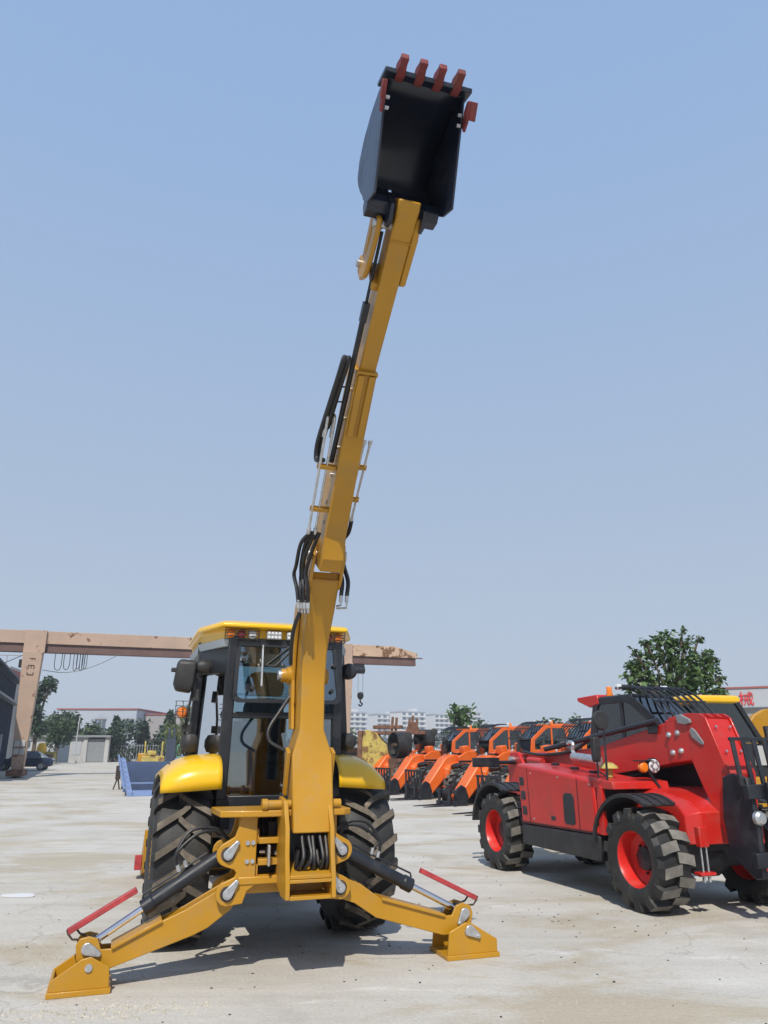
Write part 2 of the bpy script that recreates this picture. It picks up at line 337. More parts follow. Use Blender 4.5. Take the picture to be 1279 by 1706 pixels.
def copy_tree(o, parent=None, skip=()):
    c = o.copy(); col.objects.link(c); c.parent = parent
    for ch in list(o.children):
        if ch.name.split('.')[0] in skip: continue
        copy_tree(ch, c, skip)
    return c
def arc2(cx, cy, r, a0, a1, n):
    return [(cx + r*math.cos(R_(a0+(a1-a0)*i/n)), cy + r*math.sin(R_(a0+(a1-a0)*i/n))) for i in range(n+1)]
def smooth_path(pts, k=6):
    """Catmull-Rom through points"""
    P = [Vector(p) for p in pts]; P = [P[0]*2-P[1]] + P + [P[-1]*2-P[-2]]; out = []
    for i in range(1, len(P)-2):
        for j in range(k):
            t = j/k; a, b, c, d = P[i-1], P[i], P[i+1], P[i+2]
            out.append(0.5*((2*b)+(-a+c)*t+(2*a-5*b+4*c-d)*t*t+(-a+3*b-3*c+d)*t*t*t))
    out.append(P[-2]); return out

# ------------------------------------------------------------------ tyres
def tyre_mesh(name, R, W, rim, N, lugh, skew, lugw, knee=0.45, mats=('tyre', 'lug'), ctr=0.0):
    """rubber carcass with chunky bars on the tread; axis along x, centred"""
    mb = MB(); w = W/2; rc = R - lugh
    prof = [(rim*0.97, -w*0.78), (rim, -w*0.86), (rim+0.03, -w*0.93), (rim+(rc-rim)*0.45, -w*1.0), (rim+(rc-rim)*0.75, -w*0.98), (rc-0.03, -w*0.90), (rc-0.005, -w*0.74), (rc, -w*0.35),
            (rc, w*0.35), (rc-0.005, w*0.74), (rc-0.03, w*0.90), (rim+(rc-rim)*0.75, w*0.98), (rim+(rc-rim)*0.45, w*1.0), (rim+0.03, w*0.93), (rim, w*0.86), (rim*0.97, w*0.78)]
    mb.lathe(prof, 56, 'x', closed=False)
    for side in (-1, 1):
        for k in range(N):
            th0 = 2*math.pi*(k + (0.5 if side > 0 else 0))/N
            secs = [(-ctr*W, 0.0, rc-0.006, R-0.002, 1.0), (knee*w, skew*0.35, rc-0.006, R, 1.0), (w*0.90, skew, rc-0.035, R-0.012, 1.05), (w*1.015, skew*1.06, rc-0.075, R-0.07, 1.0)]
            rings = []
            for x, dth, ri, ro, ws in secs:
                dt = lugw*ws/2/R; ring = []
                for r, s_ in ((ri, -1.15), (ro, -0.88), (ro, 0.88), (ri, 1.15)):
                    a = th0 + dth + s_*dt
                    ring.append((x*side, r*math.cos(a), r*math.sin(a)))
                rings.append(ring)
            n0 = len(mb.f); mb.loft(rings, 0)
            # the worn, dusty outer faces of the bars carry the dust colour
            for i in range(n0, len(mb.f)):
                q = [mb.v[j] for j in mb.f[i]]
                if min(math.hypot(p[1], p[2]) for p in q) > rc + lugh*0.45: mb.mi[i] = 1
    return mb.mesh(name, list(mats), smooth=30)
def rim_mesh(name, rim, W, dish, m, hub='black'):
    mb = MB(); w = W/2
    mb.lathe([(rim*1.0, -w*0.86), (rim*1.03, -w*0.88), (rim*0.98, -w*0.84), (rim*0.93, -w*0.70), (rim*0.90, -w*dish), (rim*0.62, -w*(dish-0.12)), (rim*0.58, -w*(dish-0.1)), (rim*0.3, -w*(dish-0.1)), (0.001, -w*(dish-0.1))], 36, 'x')
    mb.lathe([(rim*1.0, w*0.86), (rim*0.93, w*0.70), (rim*0.90, w*0.2), (rim*0.4, w*0.1), (0.001, w*0.1)], 36, 'x')
    mb.lathe([(rim*0.44, -w*(dish-0.10)), (rim*0.42, -w*(dish+0.12)), (rim*0.30, -w*(dish+0.16)), (0.001, -w*(dish+0.18))], 20, 'x', mi=1)
    for k in range(8):
        a = 2*math.pi*k/8; y, z = rim*0.52*math.cos(a), rim*0.52*math.sin(a)
        mb.cyl((-w*(dish-0.12), y, z), (-w*(dish+0.02), y, z), 0.014, 6, 1)
    return mb.mesh(name, [m, hub], smooth=30)

# ================================================================== LARGE STRUCTURE
mb = MB(); mb.add([(-1500,-300,0),(1500,-300,0),(1500,2500,0),(-1500,2500,0)], [(0,1,2,3)])
g = mb.build('ground', 'ground', smooth=0, recalc=False); tag(g, 'dusty pale concrete yard', None, kind='structure')
YAW = R_(18.7)

# ================================================================== BACKHOE LOADER (rear towards the camera)
bh = empty('backhoe_loader', (-1.09, 7.72, 0), YAW)
tag(bh, 'yellow backhoe loader with digging arm raised high and two stabiliser legs spread', 'backhoe loader')
BX = 0.045
# --- wheels
tm = tyre_mesh('rear_tyre_mesh', 0.72, 0.50, 0.36, 19, 0.055, 0.27, 0.072, 0.08, ctr=0.10)
rm = rim_mesh('rear_rim_mesh', 0.36, 0.50, 0.35, 'yellow')
fm = tyre_mesh('front_tyre_mesh', 0.44, 0.32, 0.22, 18, 0.03, 0.30, 0.06)
frm = rim_mesh('front_rim_mesh', 0.22, 0.32, 0.35, 'yellow')
for sx in (-1, 1):
    t = link('rear_tyre', tm, bh, (-0.865 if sx < 0 else 0.82, 0.02, 0.715), (R_(7 if sx < 0 else 16), 0, 0 if sx < 0 else math.pi)); link('wheel_rim', rm, t)
    t = link('front_tyre', fm, bh, (0.80*sx, 2.15, 0.44), (0, 0, 0 if sx < 0 else math.pi)); link('wheel_rim', frm, t)
# --- chassis, hood, loader
mb = MB(); mb.box(-0.36, 0.36, -0.95, 2.9, 0.62, 0.92); mb.cyl((-0.62, 0.02, 0.72), (0.62, 0.02, 0.72), 0.13, 16); mb.box(-0.2, 0.2, -0.2, 0.25, 0.52, 0.9)
mb.cyl((-0.7, 2.15, 0.45), (0.7, 2.15, 0.45), 0.08, 12); mb.box(-0.55, 0.55, -0.35, 1.2, 0.9, 1.14)
mb.build('chassis', 'black', bh, 0.02)
mb = MB(); mb.prism([(1.25, 0.95), (1.25, 1.62), (2.6, 1.50), (2.95, 1.35), (2.98, 0.9)], 'x', -0.42, 0.42); mb.build('engine_hood', 'yellow_gloss', bh, 0.05)
mb = MB()
for sx in (-1, 1): mb.prism([(1.1, 1.25), (1.1, 1.45), (2.4, 1.32), (3.45, 0.42), (3.4, 0.25), (2.35, 1.08)], 'x', 0.52*sx - 0.04, 0.52*sx + 0.04)
mb.build('loader_arm', 'yellow', bh, 0.01)
mb = MB(); pr = [(3.45, 0.62), (3.42, 0.3), (3.5, 0.10), (3.7, 0.04), (4.25, 0.04), (4.25, 0.055), (3.72, 0.06), (3.54, 0.13), (3.46, 0.32), (3.49, 0.60)]
mb.prism(pr, 'x', -1.02, 1.02)
for sx in (-1, 1): mb.prism([(3.45, 0.62), (3.42, 0.3), (3.5, 0.10), (3.7, 0.04), (4.25, 0.04), (4.2, 0.12)], 'x', 1.02*sx, 1.035*sx)
lb = mb.build('loader_bucket', 'yellow', bh, 0.004)
for sx in (-1, 1):
    mb = MB(); mb.prism([(3.55, 0.12), (3.55, 0.30), (3.62, 0.30), (3.66, 0.24), (3.74, 0.28), (3.78, 0.20), (3.74, 0.10)], 'x', 1.04*sx, 1.125*sx)
    mb.build('side_cutter', 'red_trim', lb, 0.006)
# --- fenders
def fender(sx):
    nu, nv = 14, 22; mb = MB(); vs = []; fs = []
    xi, xo = (-0.57, -1.09) if sx < 0 else (0.50, 0.97)
    for i in range(nu + 1):
        u = i/nu; x = xi + (xo - xi)*u
        k = 1 - 0.52*max(0, (u - 0.30)/0.70)**2.6
        for j in range(nv + 1):
            th = math.pi*0.97*j/nv
            e = 0.62
            cy, sy = math.cos(th), math.sin(th)
            y = 0.02 - 0.66*(1 if cy > 0 else -1)*abs(cy)**e*(0.80 + 0.20*k)
            z = 1.31 - 0.03*u + (0.295*abs(sy)**e)*k
            vs.append((x, y, z))
    for i in range(nu):
        for j in range(nv): a = i*(nv+1)+j; fs.append((a, a+1, a+nv+2, a+nv+1))
    mb.add(vs, fs)
    o = mb.build('fender', 'yellow_gloss', bh, smooth=40)
    s = o.modifiers.new('solid', 'SOLIDIFY'); s.thickness = 0.02; s.offset = -1
    return o
for sx in (-1, 1):
    fo = fender(sx)
    mb = MB(); mb.prism([(0.02 + 0.70*math.cos(R_(a)), 0.72 + 0.80*math.sin(R_(a))) for a in range(130, 20, -10)] + [(0.02 + 0.67*math.cos(R_(a)), 0.72 + 0.75*math.sin(R_(a))) for a in range(30, 140, 10)], 'x', 0.575*sx if sx < 0 else 0.51, 1.0*sx if sx < 0 else 0.9)
    mb.build('inner_fender', 'plastic', fo)
# --- cab
cab = empty('cab', (0, 0, 0)); cab.parent = bh
def pane(name, pts, parent, m='glass', th=0.006):
    """a flat sheet with thickness"""
    P = [Vector(p) for p in pts]; nrm = (P[1]-P[0]).cross(P[2]-P[0]).normalized()*th
    n = len(P); mb = MB(); mb.add([p - nrm/2 for p in P] + [p + nrm/2 for p in P], [tuple(range(n)), tuple(range(2*n-1, n-1, -1))] + [(i, i+n, (i+1) % n+n, (i+1) % n) for i in range(n)])
    return mb.build(name, m, parent, smooth=0)
def post(name, p0, p1, w, d, parent, m='cab_black', bev=0.012):
    mb = MB(); mb.bar(p0, p1, w, d, up=(0, 1, 0)); return mb.build(name, m, parent, bev)
zb, zt = 1.20, 2.70
rl, rr = (-0.535, -0.28), (0.555, -0.28); cl, cr = (-0.80, 0.28), (0.80, 0.28); fl, fr_ = (-0.72, 1.32), (0.72, 1.32)
for (x, y), w, xt in ((rl, 0.10, -0.50), (rr, 0.09, 0.55), (cl, 0.10, -0.72), (cr, 0.10, 0.72), (fl, 0.08, -0.66), (fr_, 0.08, 0.66)):
    post('pillar', (x, y, zb), (xt, y, zt), w, 0.09, cab)
for bx_ in ((-0.58, 0.60, -0.32, -0.24, 1.14, 1.235), (-0.5, 0.52, -0.315, -0.255, 1.925, 1.985), (-0.55, 0.58, -0.31, -0.24, 2.60, 2.70)):
    mb = MB(); mb.box(*bx_); mb.build('rear_crossbar', 'cab_black', cab, 0.008)
mb = MB(); mb.prism([(-0.56, -0.30), (0.58, -0.30), (0.8, 0.28), (0.74, 1.34), (-0.74, 1.34), (-0.8, 0.28)], 'z', 1.08, 1.17); mb.build('cab_floor', 'plastic', cab, 0.01)
for a, b in ((rl, cl), (cl, fl), (rr, cr), (cr, fr_)):
    mb = MB(); mb.bar((a[0], a[1], 1.20), (b[0], b[1], 1.20), 0.07, 0.12); mb.build('sill_rail', 'cab_black', cab, 0.01)
    mb = MB(); mb.bar((a[0]*0.94, a[1], 2.64), (b[0]*0.92, b[1], 2.64), 0.07, 0.12); mb.build('header_rail', 'cab_black', cab, 0.01)
for bx_ in ((-0.7, 0.7, 1.29, 1.35, 1.14, 1.26), (-0.66, 0.66, 1.29, 1.35, 2.58, 2.70)):
    mb = MB(); mb.box(*bx_); mb.build('windscreen_frame', 'cab_black', cab, 0.01)
for sx in (-1, 1):
    mb = MB(); mb.prism([(0.54*sx, -0.27), (0.78*sx, 0.27), (0.76*sx, 0.28), (0.52*sx, -0.26)], 'z', 2.36, 2.62); mb.build('corner_header', 'cab_black', cab, 0.006)
pane('window_pane', [(-0.49, -0.28, 1.23), (0.51, -0.28, 1.23), (0.51, -0.28, 1.93), (-0.49, -0.28, 1.93)], cab)
for a, b, q in ((rl, cl, 0.92), (rr, cr, 0.92), (cl, fl, 0.92), (cr, fr_, 0.92)):
    pane('window_pane', [(a[0], a[1], 1.24), (b[0], b[1], 1.24), (b[0]*0.91, b[1], 2.60), (a[0]*0.94, a[1], 2.60)], cab, 'glass_dark' if a in (rl, rr) else 'glass')
pane('window_pane', [(-0.68, 1.32, 1.25), (0.68, 1.32, 1.25), (0.64, 1.32, 2.60), (-0.64, 1.32, 2.60)], cab)
# upper rear window flap, tilted slightly out at its foot, with dark rounded border
def flap_pt(x, z): return (x, -0.315 - 0.10*(2.62 - z)/0.58, z)
outer = [(-0.47, 2.64)] + [(-0.47-0.025, 2.10)] + [(-0.495+0.06+0.06*math.cos(R_(a)), 2.065+0.06+0.06*math.sin(R_(a))) for a in (180, 210, 240, 270)] + [(0.565-0.06+0.06*math.cos(R_(a)), 2.065+0.06+0.06*math.sin(R_(a))) for a in (270, 300, 330, 360)] + [(0.53, 2.64)]
cxm, czm = 0.035, 2.36
inner = [(cxm+(x-cxm)*0.925, czm+(z-czm)*0.88) for x, z in outer]
mb = MB(); n = len(outer)
vs = [flap_pt(*p) for p in outer] + [flap_pt(*p) for p in inner]; vs += [(x, y+0.03, z) for x, y, z in vs]
fs = []
for i in range(n):
    j = (i+1) % n
    fs += [(i, j, n+j, n+i), (2*n+i, 3*n+i, 3*n+j, 2*n+j), (i, 2*n+i, 2*n+j, j), (n+i, n+j, 3*n+j, 3*n+i)]
mb.add(vs, fs); fw = mb.build('rear_window_frame', 'cab_black', cab, smooth=0)
pane('window_pane', [(p[0], p[1]+0.015, p[2]) for p in (flap_pt(*q) for q in inner)], fw)
for x, z in ((-0.40, 2.47), (-0.31, 2.20), (0.50, 2.44), (0.47, 2.19)):
    mb = MB(); p = flap_pt(x, z); mb.lathe([(0.001, -0.03), (0.018, -0.028), (0.022, -0.01), (0.018, 0.0)], 12, 'y', p); mb.build('window_knob', 'plastic', fw)
mb = MB(); mb.bar(flap_pt(-0.215, 2.62), flap_pt(-0.225, 2.22), 0.014, 0.02); mb.build('wiper_blade', 'zinc', fw)
mb = MB(); mb.tube([(0.10, -0.36, 2.66), (-0.19, -0.39, 2.42)], 0.009, 6); mb.tube([(0.14, -0.36, 2.66), (-0.10, -0.39, 2.415), (-0.19, -0.39, 2.42)], 0.009, 6); mb.build('wiper_arm', 'plastic', fw)
for s_ in (-1, 1):
    mb = MB(); mb.tube([(0.035+0.50*s_, -0.30, 2.55), (0.035+0.50*s_, -0.33, 2.14)], 0.012, 8); mb.build('gas_strut', 'zinc', fw)
# roof: crowned cap with chamfered rear corners
ro = [(-0.635, -0.34), (0.635, -0.34), (0.83, 0.22), (0.83, 1.36), (-0.83, 1.36), (-0.83, 0.22)]
def ring(sc, z, dy=0.0): return [(x*sc, 0.5+(y-0.5)*sc+dy, z) for x, y in ro]
mb = MB(); mb.loft([ring(0.92, 2.67), ring(0.935, 2.76), ring(0.985, 2.778, -0.07), ring(0.98, 2.815, -0.07), ring(0.955, 2.845), ring(0.80, 2.872), ring(0.3, 2.885)]); roof = mb.build('roof', 'yellow_gloss', bh, 0.012, smooth=30)
mb = MB(); mb.loft([ring(0.93, 2.60), ring(0.95, 2.672)]); mb.build('roof_liner', 'liner', roof)
mb = MB(); mb.box(-0.585, 0.585, -0.31, -0.25, 2.675, 2.765); mb.build('lamp_panel', 'yellow_gloss', roof, 0.01)
def lamp(x, z, m, r=0.047):
    mb = MB(); mb.lathe([(0.001, -0.045), (r*0.55, -0.040), (r*0.9, -0.028), (r, -0.012), (r, 0.0)], 20, 'y', (x, -0.308, z)); mb.build('rear_lamp', m, roof)
for x, m in ((-0.535, 'amber'), (-0.43, 'lens_red'), (-0.325, 'lens_clear'), (0.345, 'lens_clear'), (0.445, 'lens_red'), (0.545, 'amber')): lamp(x, 2.720, m, 0.044)
def lamp_guard(x0, x1):
    mb = MB()
    for z in (2.668, 2.694, 2.720, 2.746, 2.772): mb.tube([(x0, -0.30, z), (x0, -0.365, z), (x1, -0.365, z), (x1, -0.30, z)], 0.0035, 5)
    k = 4
    for i in range(k): x = x0+(x1-x0)*i/(k-1); mb.tube([(x, -0.367, 2.665), (x, -0.367, 2.775)], 0.0035, 5)
    mb.build('lamp_guard', 'black', roof)
lamp_guard(-0.595, -0.265); lamp_guard(0.29, 0.605)
for x in (-0.115, 0.085):
    mb = MB(); mb.box(x-0.075, x+0.075, -0.36, -0.315, 2.675, 2.76); wl = mb.build('work_light', 'zinc', roof, 0.008)
    for i in range(4):
        for j in range(2):
            mb = MB(); mb.lathe([(0.001, -0.008), (0.013, -0.006), (0.014, 0.0)], 10, 'y', (x-0.052+0.035*i, -0.36, 2.697+0.04*j)); mb.build('led', 'lens_clear', wl)
# cab interior
mb = MB(); mb.box(-0.26, 0.26, 0.25, 0.75, 1.42, 1.55); mb.prism([(-0.24, 1.5), (0.24, 1.5), (0.22, 2.12), (0.15, 2.18), (-0.15, 2.18), (-0.22, 2.12)], 'y', 0.68, 0.80); mb.build('driver_seat', 'seat', cab, 0.05)
mb = MB(); mb.prism([(-0.20, 2.20), (0.20, 2.20), (0.22, 2.30), (0.19, 2.42), (0.12, 2.46), (-0.12, 2.46), (-0.19, 2.42), (-0.22, 2.30)], 'y', 0.70, 0.80); mb.build('headrest', 'seat', cab, 0.03)
mb = MB(); mb.box(-0.14, 0.20, 0.0, 0.22, 1.17, 1.46); mb.box(-0.16, 0.22, 0.02, 0.25, 1.46, 1.50); mb.box(-0.10, 0.16, 0.2, 0.5, 1.17, 1.95); mb.build('control_console', 'dash', cab, 0.02)
for i in range(6):
    mb = MB(); mb.tube([(-0.11+i*0.05, 0.02, 1.62), (-0.11+i*0.05, -0.02, 1.74)], [0.008, 0.014], 6); mb.build('control_lever', 'plastic', cab)
mb = MB(); mb.box(-0.16, 0.20, 0.0, 0.12, 1.52, 1.62); mb.build('lever_block', 'dash', cab, 0.02)
mb = MB(); ring_pts = [(-0.02+0.20*math.cos(R_(a)), 0.12+0.05*math.sin(R_(a)), 1.47+0.19*math.sin(R_(a))) for a in range(0, 361, 15)]; mb.tube(ring_pts, 0.014, 8); mb.build('steering_wheel', 'plastic', cab)
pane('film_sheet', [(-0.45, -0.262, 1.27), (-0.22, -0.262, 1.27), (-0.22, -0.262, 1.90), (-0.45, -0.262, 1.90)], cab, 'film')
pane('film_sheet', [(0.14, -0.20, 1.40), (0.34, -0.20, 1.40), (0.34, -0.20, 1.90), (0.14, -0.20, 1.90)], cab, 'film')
mb = MB(); mb.cyl((-0.36, 0.95, 1.2), (-0.36, 0.95, 1.85), 0.07, 12); mb.box(-0.45, -0.28, 0.8, 1.1, 1.17, 1.3); mb.build('front_console', 'liner', cab, 0.01)
# --- mirror post, indicator and lamps on the left side
mp = empty('mirror_bracket', (0.135, 0, 0)); mp.parent = bh
mb = MB(); mb.tube([(-0.80, 0.10, 2.45), (-0.93, 0.10, 2.45), (-0.955, 0.08, 2.25), (-1.0, 0.06, 1.95), (-1.02, 0.05, 1.60)], 0.013, 8); mb.box(-0.96, -0.90, 0.06, 0.12, 2.10, 2.21); mb.box(-1.04, -0.96, 0.02, 0.09, 1.80, 1.87); mb.build('mirror_arm', 'plastic', mp)
mb = MB(); mb.loft([[(-1.13, 0.02, 2.19), (-0.985, 0.0, 2.17), (-0.985, 0.13, 2.17), (-1.13, 0.13, 2.19)], [(-1.155, -0.02, 2.26), (-0.965, -0.03, 2.24), (-0.965, 0.14, 2.24), (-1.155, 0.14, 2.26)], [(-1.13, 0.0, 2.47), (-0.945, -0.02, 2.46), (-0.945, 0.13, 2.46), (-1.13, 0.13, 2.47)], [(-1.10, 0.03, 2.50), (-0.96, 0.02, 2.49), (-0.96, 0.12, 2.49), (-1.10, 0.12, 2.50)]]); mb.build('mirror_housing', 'plastic', mp, 0.02)
mb = MB(); mb.box(-1.185, -1.12, 0.02, 0.08, 2.37, 2.41); mb.build('mirror_tab', 'plastic', mp, 0.008)
mb = MB(); mb.lathe([(0.001, -0.08), (0.055, -0.07), (0.075, -0.03), (0.065, 0.06), (0.03, 0.1)], 18, 'x', (-0.87, 0.06, 2.43)); mb.build('side_work_lamp', 'plastic', mp)
mb = MB(); mb.lathe([(0.001, -0.06), (0.03, -0.055), (0.048, -0.03), (0.05, 0.0)], 18, 'y', (-1.055, -0.02, 1.985)); mb.build('indicator_lamp', 'amber', mp)
mb = MB(); mb.lathe([(0.055, 0.0), (0.05, 0.05), (0.02, 0.07)], 16, 'y', (-1.055, -0.02, 1.985)); mb.build('indicator_housing', 'plastic', mp)
mb = MB()
for z in (1.93, 1.985, 2.04, 2.085): mb.tube([(-1.12, 0.04, z), (-1.12, -0.10, z), (-0.99, -0.10, z), (-0.99, 0.04, z)], 0.0035, 5)
for x in (-1.12, -1.055, -0.99): mb.tube([(x, -0.10, 1.93), (x, -0.10, 2.085), (x, 0.04, 2.085)], 0.0035, 5)
mb.build('indicator_guard', 'black', mp)
mb = MB(); mb.lathe([(0.001, -0.09), (0.06, -0.08), (0.085, -0.03), (0.085, 0.03), (0.06, 0.08), (0.001, 0.09)], 18, 'z', (-0.96, 0.05, 1.70)); mb.tube([(-0.96, 0.05, 1.62), (-0.97, 0.05, 1.52)], 0.03, 8); mb.build('lower_mirror', 'plastic', mp)
mp2 = empty('right_side_fittings', (0, 0, 0)); mp2.parent = bh
for z in (2.44, 1.72):
    mb = MB(); mb.lathe([(0.001, -0.08), (0.055, -0.07), (0.085, -0.03), (0.085, 0.04), (0.04, 0.1)], 18, 'y', (0.80, 0.15, z)); mb.tube([(0.72, 0.3, z), (0.80, 0.2, z)], 0.03, 8); mb.build('side_lamp', 'plastic', mp2)
# --- rear frame that carries the stabilisers
rf = empty('stabiliser_frame', (0, 0, 0)); rf.parent = bh
def hanger(sx, cx, y0, y1):
    U, Lw = (cx + sx*0.458, 0.865), (cx + sx*0.448, 0.588)
    r = 0.088
    def A(c, a0, a1, n=7): return [(c[0]+sx*r*math.cos(R_(a0+(a1-a0)*i/n)), c[1]+r*math.sin(R_(a0+(a1-a0)*i/n))) for i in range(n+1)]
    out = [(cx+sx*0.24, 1.14), (cx+sx*0.375, 1.14), (cx+sx*0.385, 1.06), (cx+sx*0.41, 0.99)] + A(U, 70, -75) + [(cx+sx*0.405, 0.755), (cx+sx*0.385, 0.728), (cx+sx*0.402, 0.700)] + A(Lw, 75, -110) + [(cx+sx*0.33, 0.515), (cx+sx*0.30, 0.60), (cx+sx*0.24, 0.64)]
    mb = MB(); mb.prism(out, 'y', y0, y1); mb.build('hanger_plate', 'yellow', rf, 0.006)
CXF = -0.118
for sx in (-1, 1):
    for y0, y1 in ((-1.33, -1.295), (-1.07, -1.035)): hanger(sx, CXF, y0, y1)
    mb = MB()
    for c in ((CXF+sx*0.458, 0.865), (CXF+sx*0.448, 0.588)): mb.cyl((c[0], -1.345, c[1]), (c[0], -1.02, c[1]), 0.032, 14)
    mb.build('pivot_pin', 'zinc', rf)
    for c, a in (((CXF+sx*0.458, 0.865), 52), ((CXF+sx*0.448, 0.588), 52) if sx < 0 else ((CXF+sx*0.448, 0.588), 128)):
        ang = R_(52) if sx < 0 else R_(128)
        dx, dz = math.cos(ang), math.sin(ang); px, pz = -dz, dx; r1, r2, Ln = 0.038, 0.018, 0.105
        pl = [(c[0]+px*r1, c[1]+pz*r1)] + [(c[0]+r1*math.cos(ang+R_(t)), c[1]+r1*math.sin(ang+R_(t))) for t in range(120, 250, 20)] + [(c[0]-px*r1, c[1]-pz*r1)] + [(c[0]+dx*Ln+r2*math.cos(ang+R_(t)), c[1]+dz*Ln+r2*math.sin(ang+R_(t))) for t in range(-90, 91, 30)]
        mb = MB(); mb.lathe([(0.03, -1.3325), (0.052, -1.3325), (0.056, -1.331), (0.03, -1.331)], 18, 'y', (c[0], 0, c[1])); mb.build('grease_ring', 'rust_dark', rf)
        mb = MB(); mb.prism(pl, 'y', -1.362, -1.333); k = mb.build('pin_keeper', 'zinc', rf, 0.005)
        mb = MB(); mb.cyl((c[0], -1.372, c[1]), (c[0], -1.36, c[1]), 0.022, 12); mb.build('pin_end', 'zinc', k)
        mb = MB(); mb.cyl((c[0]+dx*Ln, -1.375, c[1]+dz*Ln), (c[0]+dx*Ln, -1.36, c[1]+dz*Ln), 0.011, 6); mb.build('keeper_bolt', 'zinc', k)
# bench plate on top, back plate with bolts, lower beam
mb = MB(); mb.prism([(-0.66, -1.36), (-0.40, -1.42), (0.33, -1.42), (0.40, -1.36), (0.40, -0.90), (-0.68, -0.90)], 'z', 1.135, 1.185); mb.build('top_plate', 'yellow', rf, 0.008)
mb = MB(); mb.prism([(-0.50, 0.64), (-0.335, 0.64), (-0.335, 0.78)] + [(-0.35-0.025*math.sin(R_(t)), 0.86+0.07*math.cos(R_(180-t))) for t in (20, 60, 90, 120, 160)] + [(-0.335, 0.94), (-0.335, 1.03), (-0.36, 1.06), (-0.345, 1.14), (-0.50, 1.14)], 'y', -1.30, -1.26); mb.build('back_plate', 'yellow', rf, 0.004)
mb = MB(); mb.prism([(0.20, 0.64), (0.30, 0.64), (0.30, 1.14), (0.20, 1.14)], 'y', -1.30, -1.26); mb.build('back_plate', 'yellow', rf, 0.004)
for z in (0.812, 0.945):
    for x in (-0.43, -0.388):
        mb = MB(); mb.cyl((x, -1.345, z), (x, -1.30, z), 0.018, 6); mb.lathe([(0.03, -1.305), (0.03, -1.30)], 12, 'y', (x, 0, z)); mb.build('frame_bolt', 'zinc', rf)
mb = MB(); mb.prism([(-0.48, 0.575), (0.26, 0.575), (0.26, 0.69), (-0.05, 0.685), (-0.16, 0.70), (-0.28, 0.705), (-0.48, 0.70)], 'y', -1.28, -1.05); mb.box(-0.49, -0.12, -1.34, -1.285, 0.645, 0.702); mb.build('lower_beam', 'yellow', rf, 0.008)
for z in (0.955, 0.80):
    mb = MB(); mb.box(-0.34, -0.12, -1.33, -1.18, z-0.022, z+0.022); mb.build('guide_rail', 'yellow', rf, 0.004)
for sx in (-1, 1):
    mb = MB(); mb.box(CXF+sx*0.30-0.02, CXF+sx*0.30+0.02, -1.30, -0.6, 0.62, 1.14); mb.build('side_web', 'yellow', rf, 0.005)
mb = MB(); mb.box(-0.40, 0.36, -1.0, -0.9, 0.60, 1.13); mb.build('rear_bulkhead', 'rust_dark', rf, 0.01)
mb = MB(); mb.box(-0.24, -0.17, -1.16, -1.05, 0.97, 1.08); mb.cyl((-0.30, -1.2, 0.865), (-0.22, -1.25, 0.868), 0.03, 10); mb.cyl((-0.24, -1.14, 0.86), (-0.14, -1.2, 0.86), 0.055, 14); mb.box(-0.33, -0.14, -1.15, -1.03, 0.70, 0.79); mb.build('swing_cylinder', 'rust_dark', rf, 0.006)
mb = MB(); mb.cyl((-0.315, -1.23, 0.865), (-0.275, -1.24, 0.866), 0.012, 8); mb.cyl((-0.19, -1.235, 0.855), (-0.14, -1.25, 0.85), 0.02, 10); mb.build('grease_fitting', 'zinc', rf)
for i in range(5):
    mb = MB(); mb.tube(smooth_path([(-0.33+i*0.04, -1.05, 1.12), (-0.31+i*0.045, -1.1, 1.0), (-0.34+i*0.05, -1.06, 0.86)]), 0.012, 6); mb.build('hydraulic_hose', 'rubber_hose', rf)
# --- kingpost: two cheeks, shelf, open box at the foot
kp = empty('swing_post', (0, 0, 0)); kp.parent = bh
for x0, x1 in ((-0.190, -0.155), (0.165, 0.20)):
    mb = MB(); mb.prism([(-1.28, 1.16), (-1.28, 0.66), (-1.50, 0.58), (-1.69, 0.58), (-1.68, 0.72), (-1.63, 0.88), (-1.61, 1.06), (-1.50, 1.26), (-1.30, 1.28)], 'x', x0, x1); mb.build('cheek_plate', 'yellow', kp, 0.006)
mb = MB(); mb.prism([(-1.35, 0.80), (-1.40, 0.80), (-1.66, 0.74), (-1.66, 0.715), (-1.35, 0.74)], 'x', -0.156, 0.166); mb.build('shelf_plate', 'yellow', kp, 0.003)
mb = MB()
mb.prism([(-1.675, 0.575), (-1.42, 0.575), (-1.42, 0.60), (-1.675, 0.60)], 'x', -0.156, 0.166); mb.prism([(-1.42, 0.575), (-1.38, 0.575), (-1.38, 0.75), (-1.42, 0.75)], 'x', -0.156, 0.166)
mb.prism([(-1.68, 0.69), (-1.64, 0.69), (-1.64, 0.713), (-1.68, 0.713)], 'x', -0.156, 0.166); mb.build('foot_box', 'yellow', kp, 0.003)
mb = MB(); mb.cyl((-0.33, -1.40, 1.225), (0.30, -1.40, 1.225), 0.035, 14); mb.cyl((-0.345, -1.40, 1.225), (-0.30, -1.40, 1.225), 0.045, 14); mb.build('boom_pin', 'yellow', kp, 0.004)
mb = MB(); mb.prism([(-1.42, 0.78), (-1.36, 0.78), (-1.36, 0.93), (-1.42, 0.93)], 'x', -0.28, -0.262); mb.build('pin_keeper', 'zinc', kp, 0.004)
mb = MB(); mb.box(-0.15, 0.16, -1.36, -1.33, 0.75, 1.12); mb.build('dark_backing', 'black', kp)
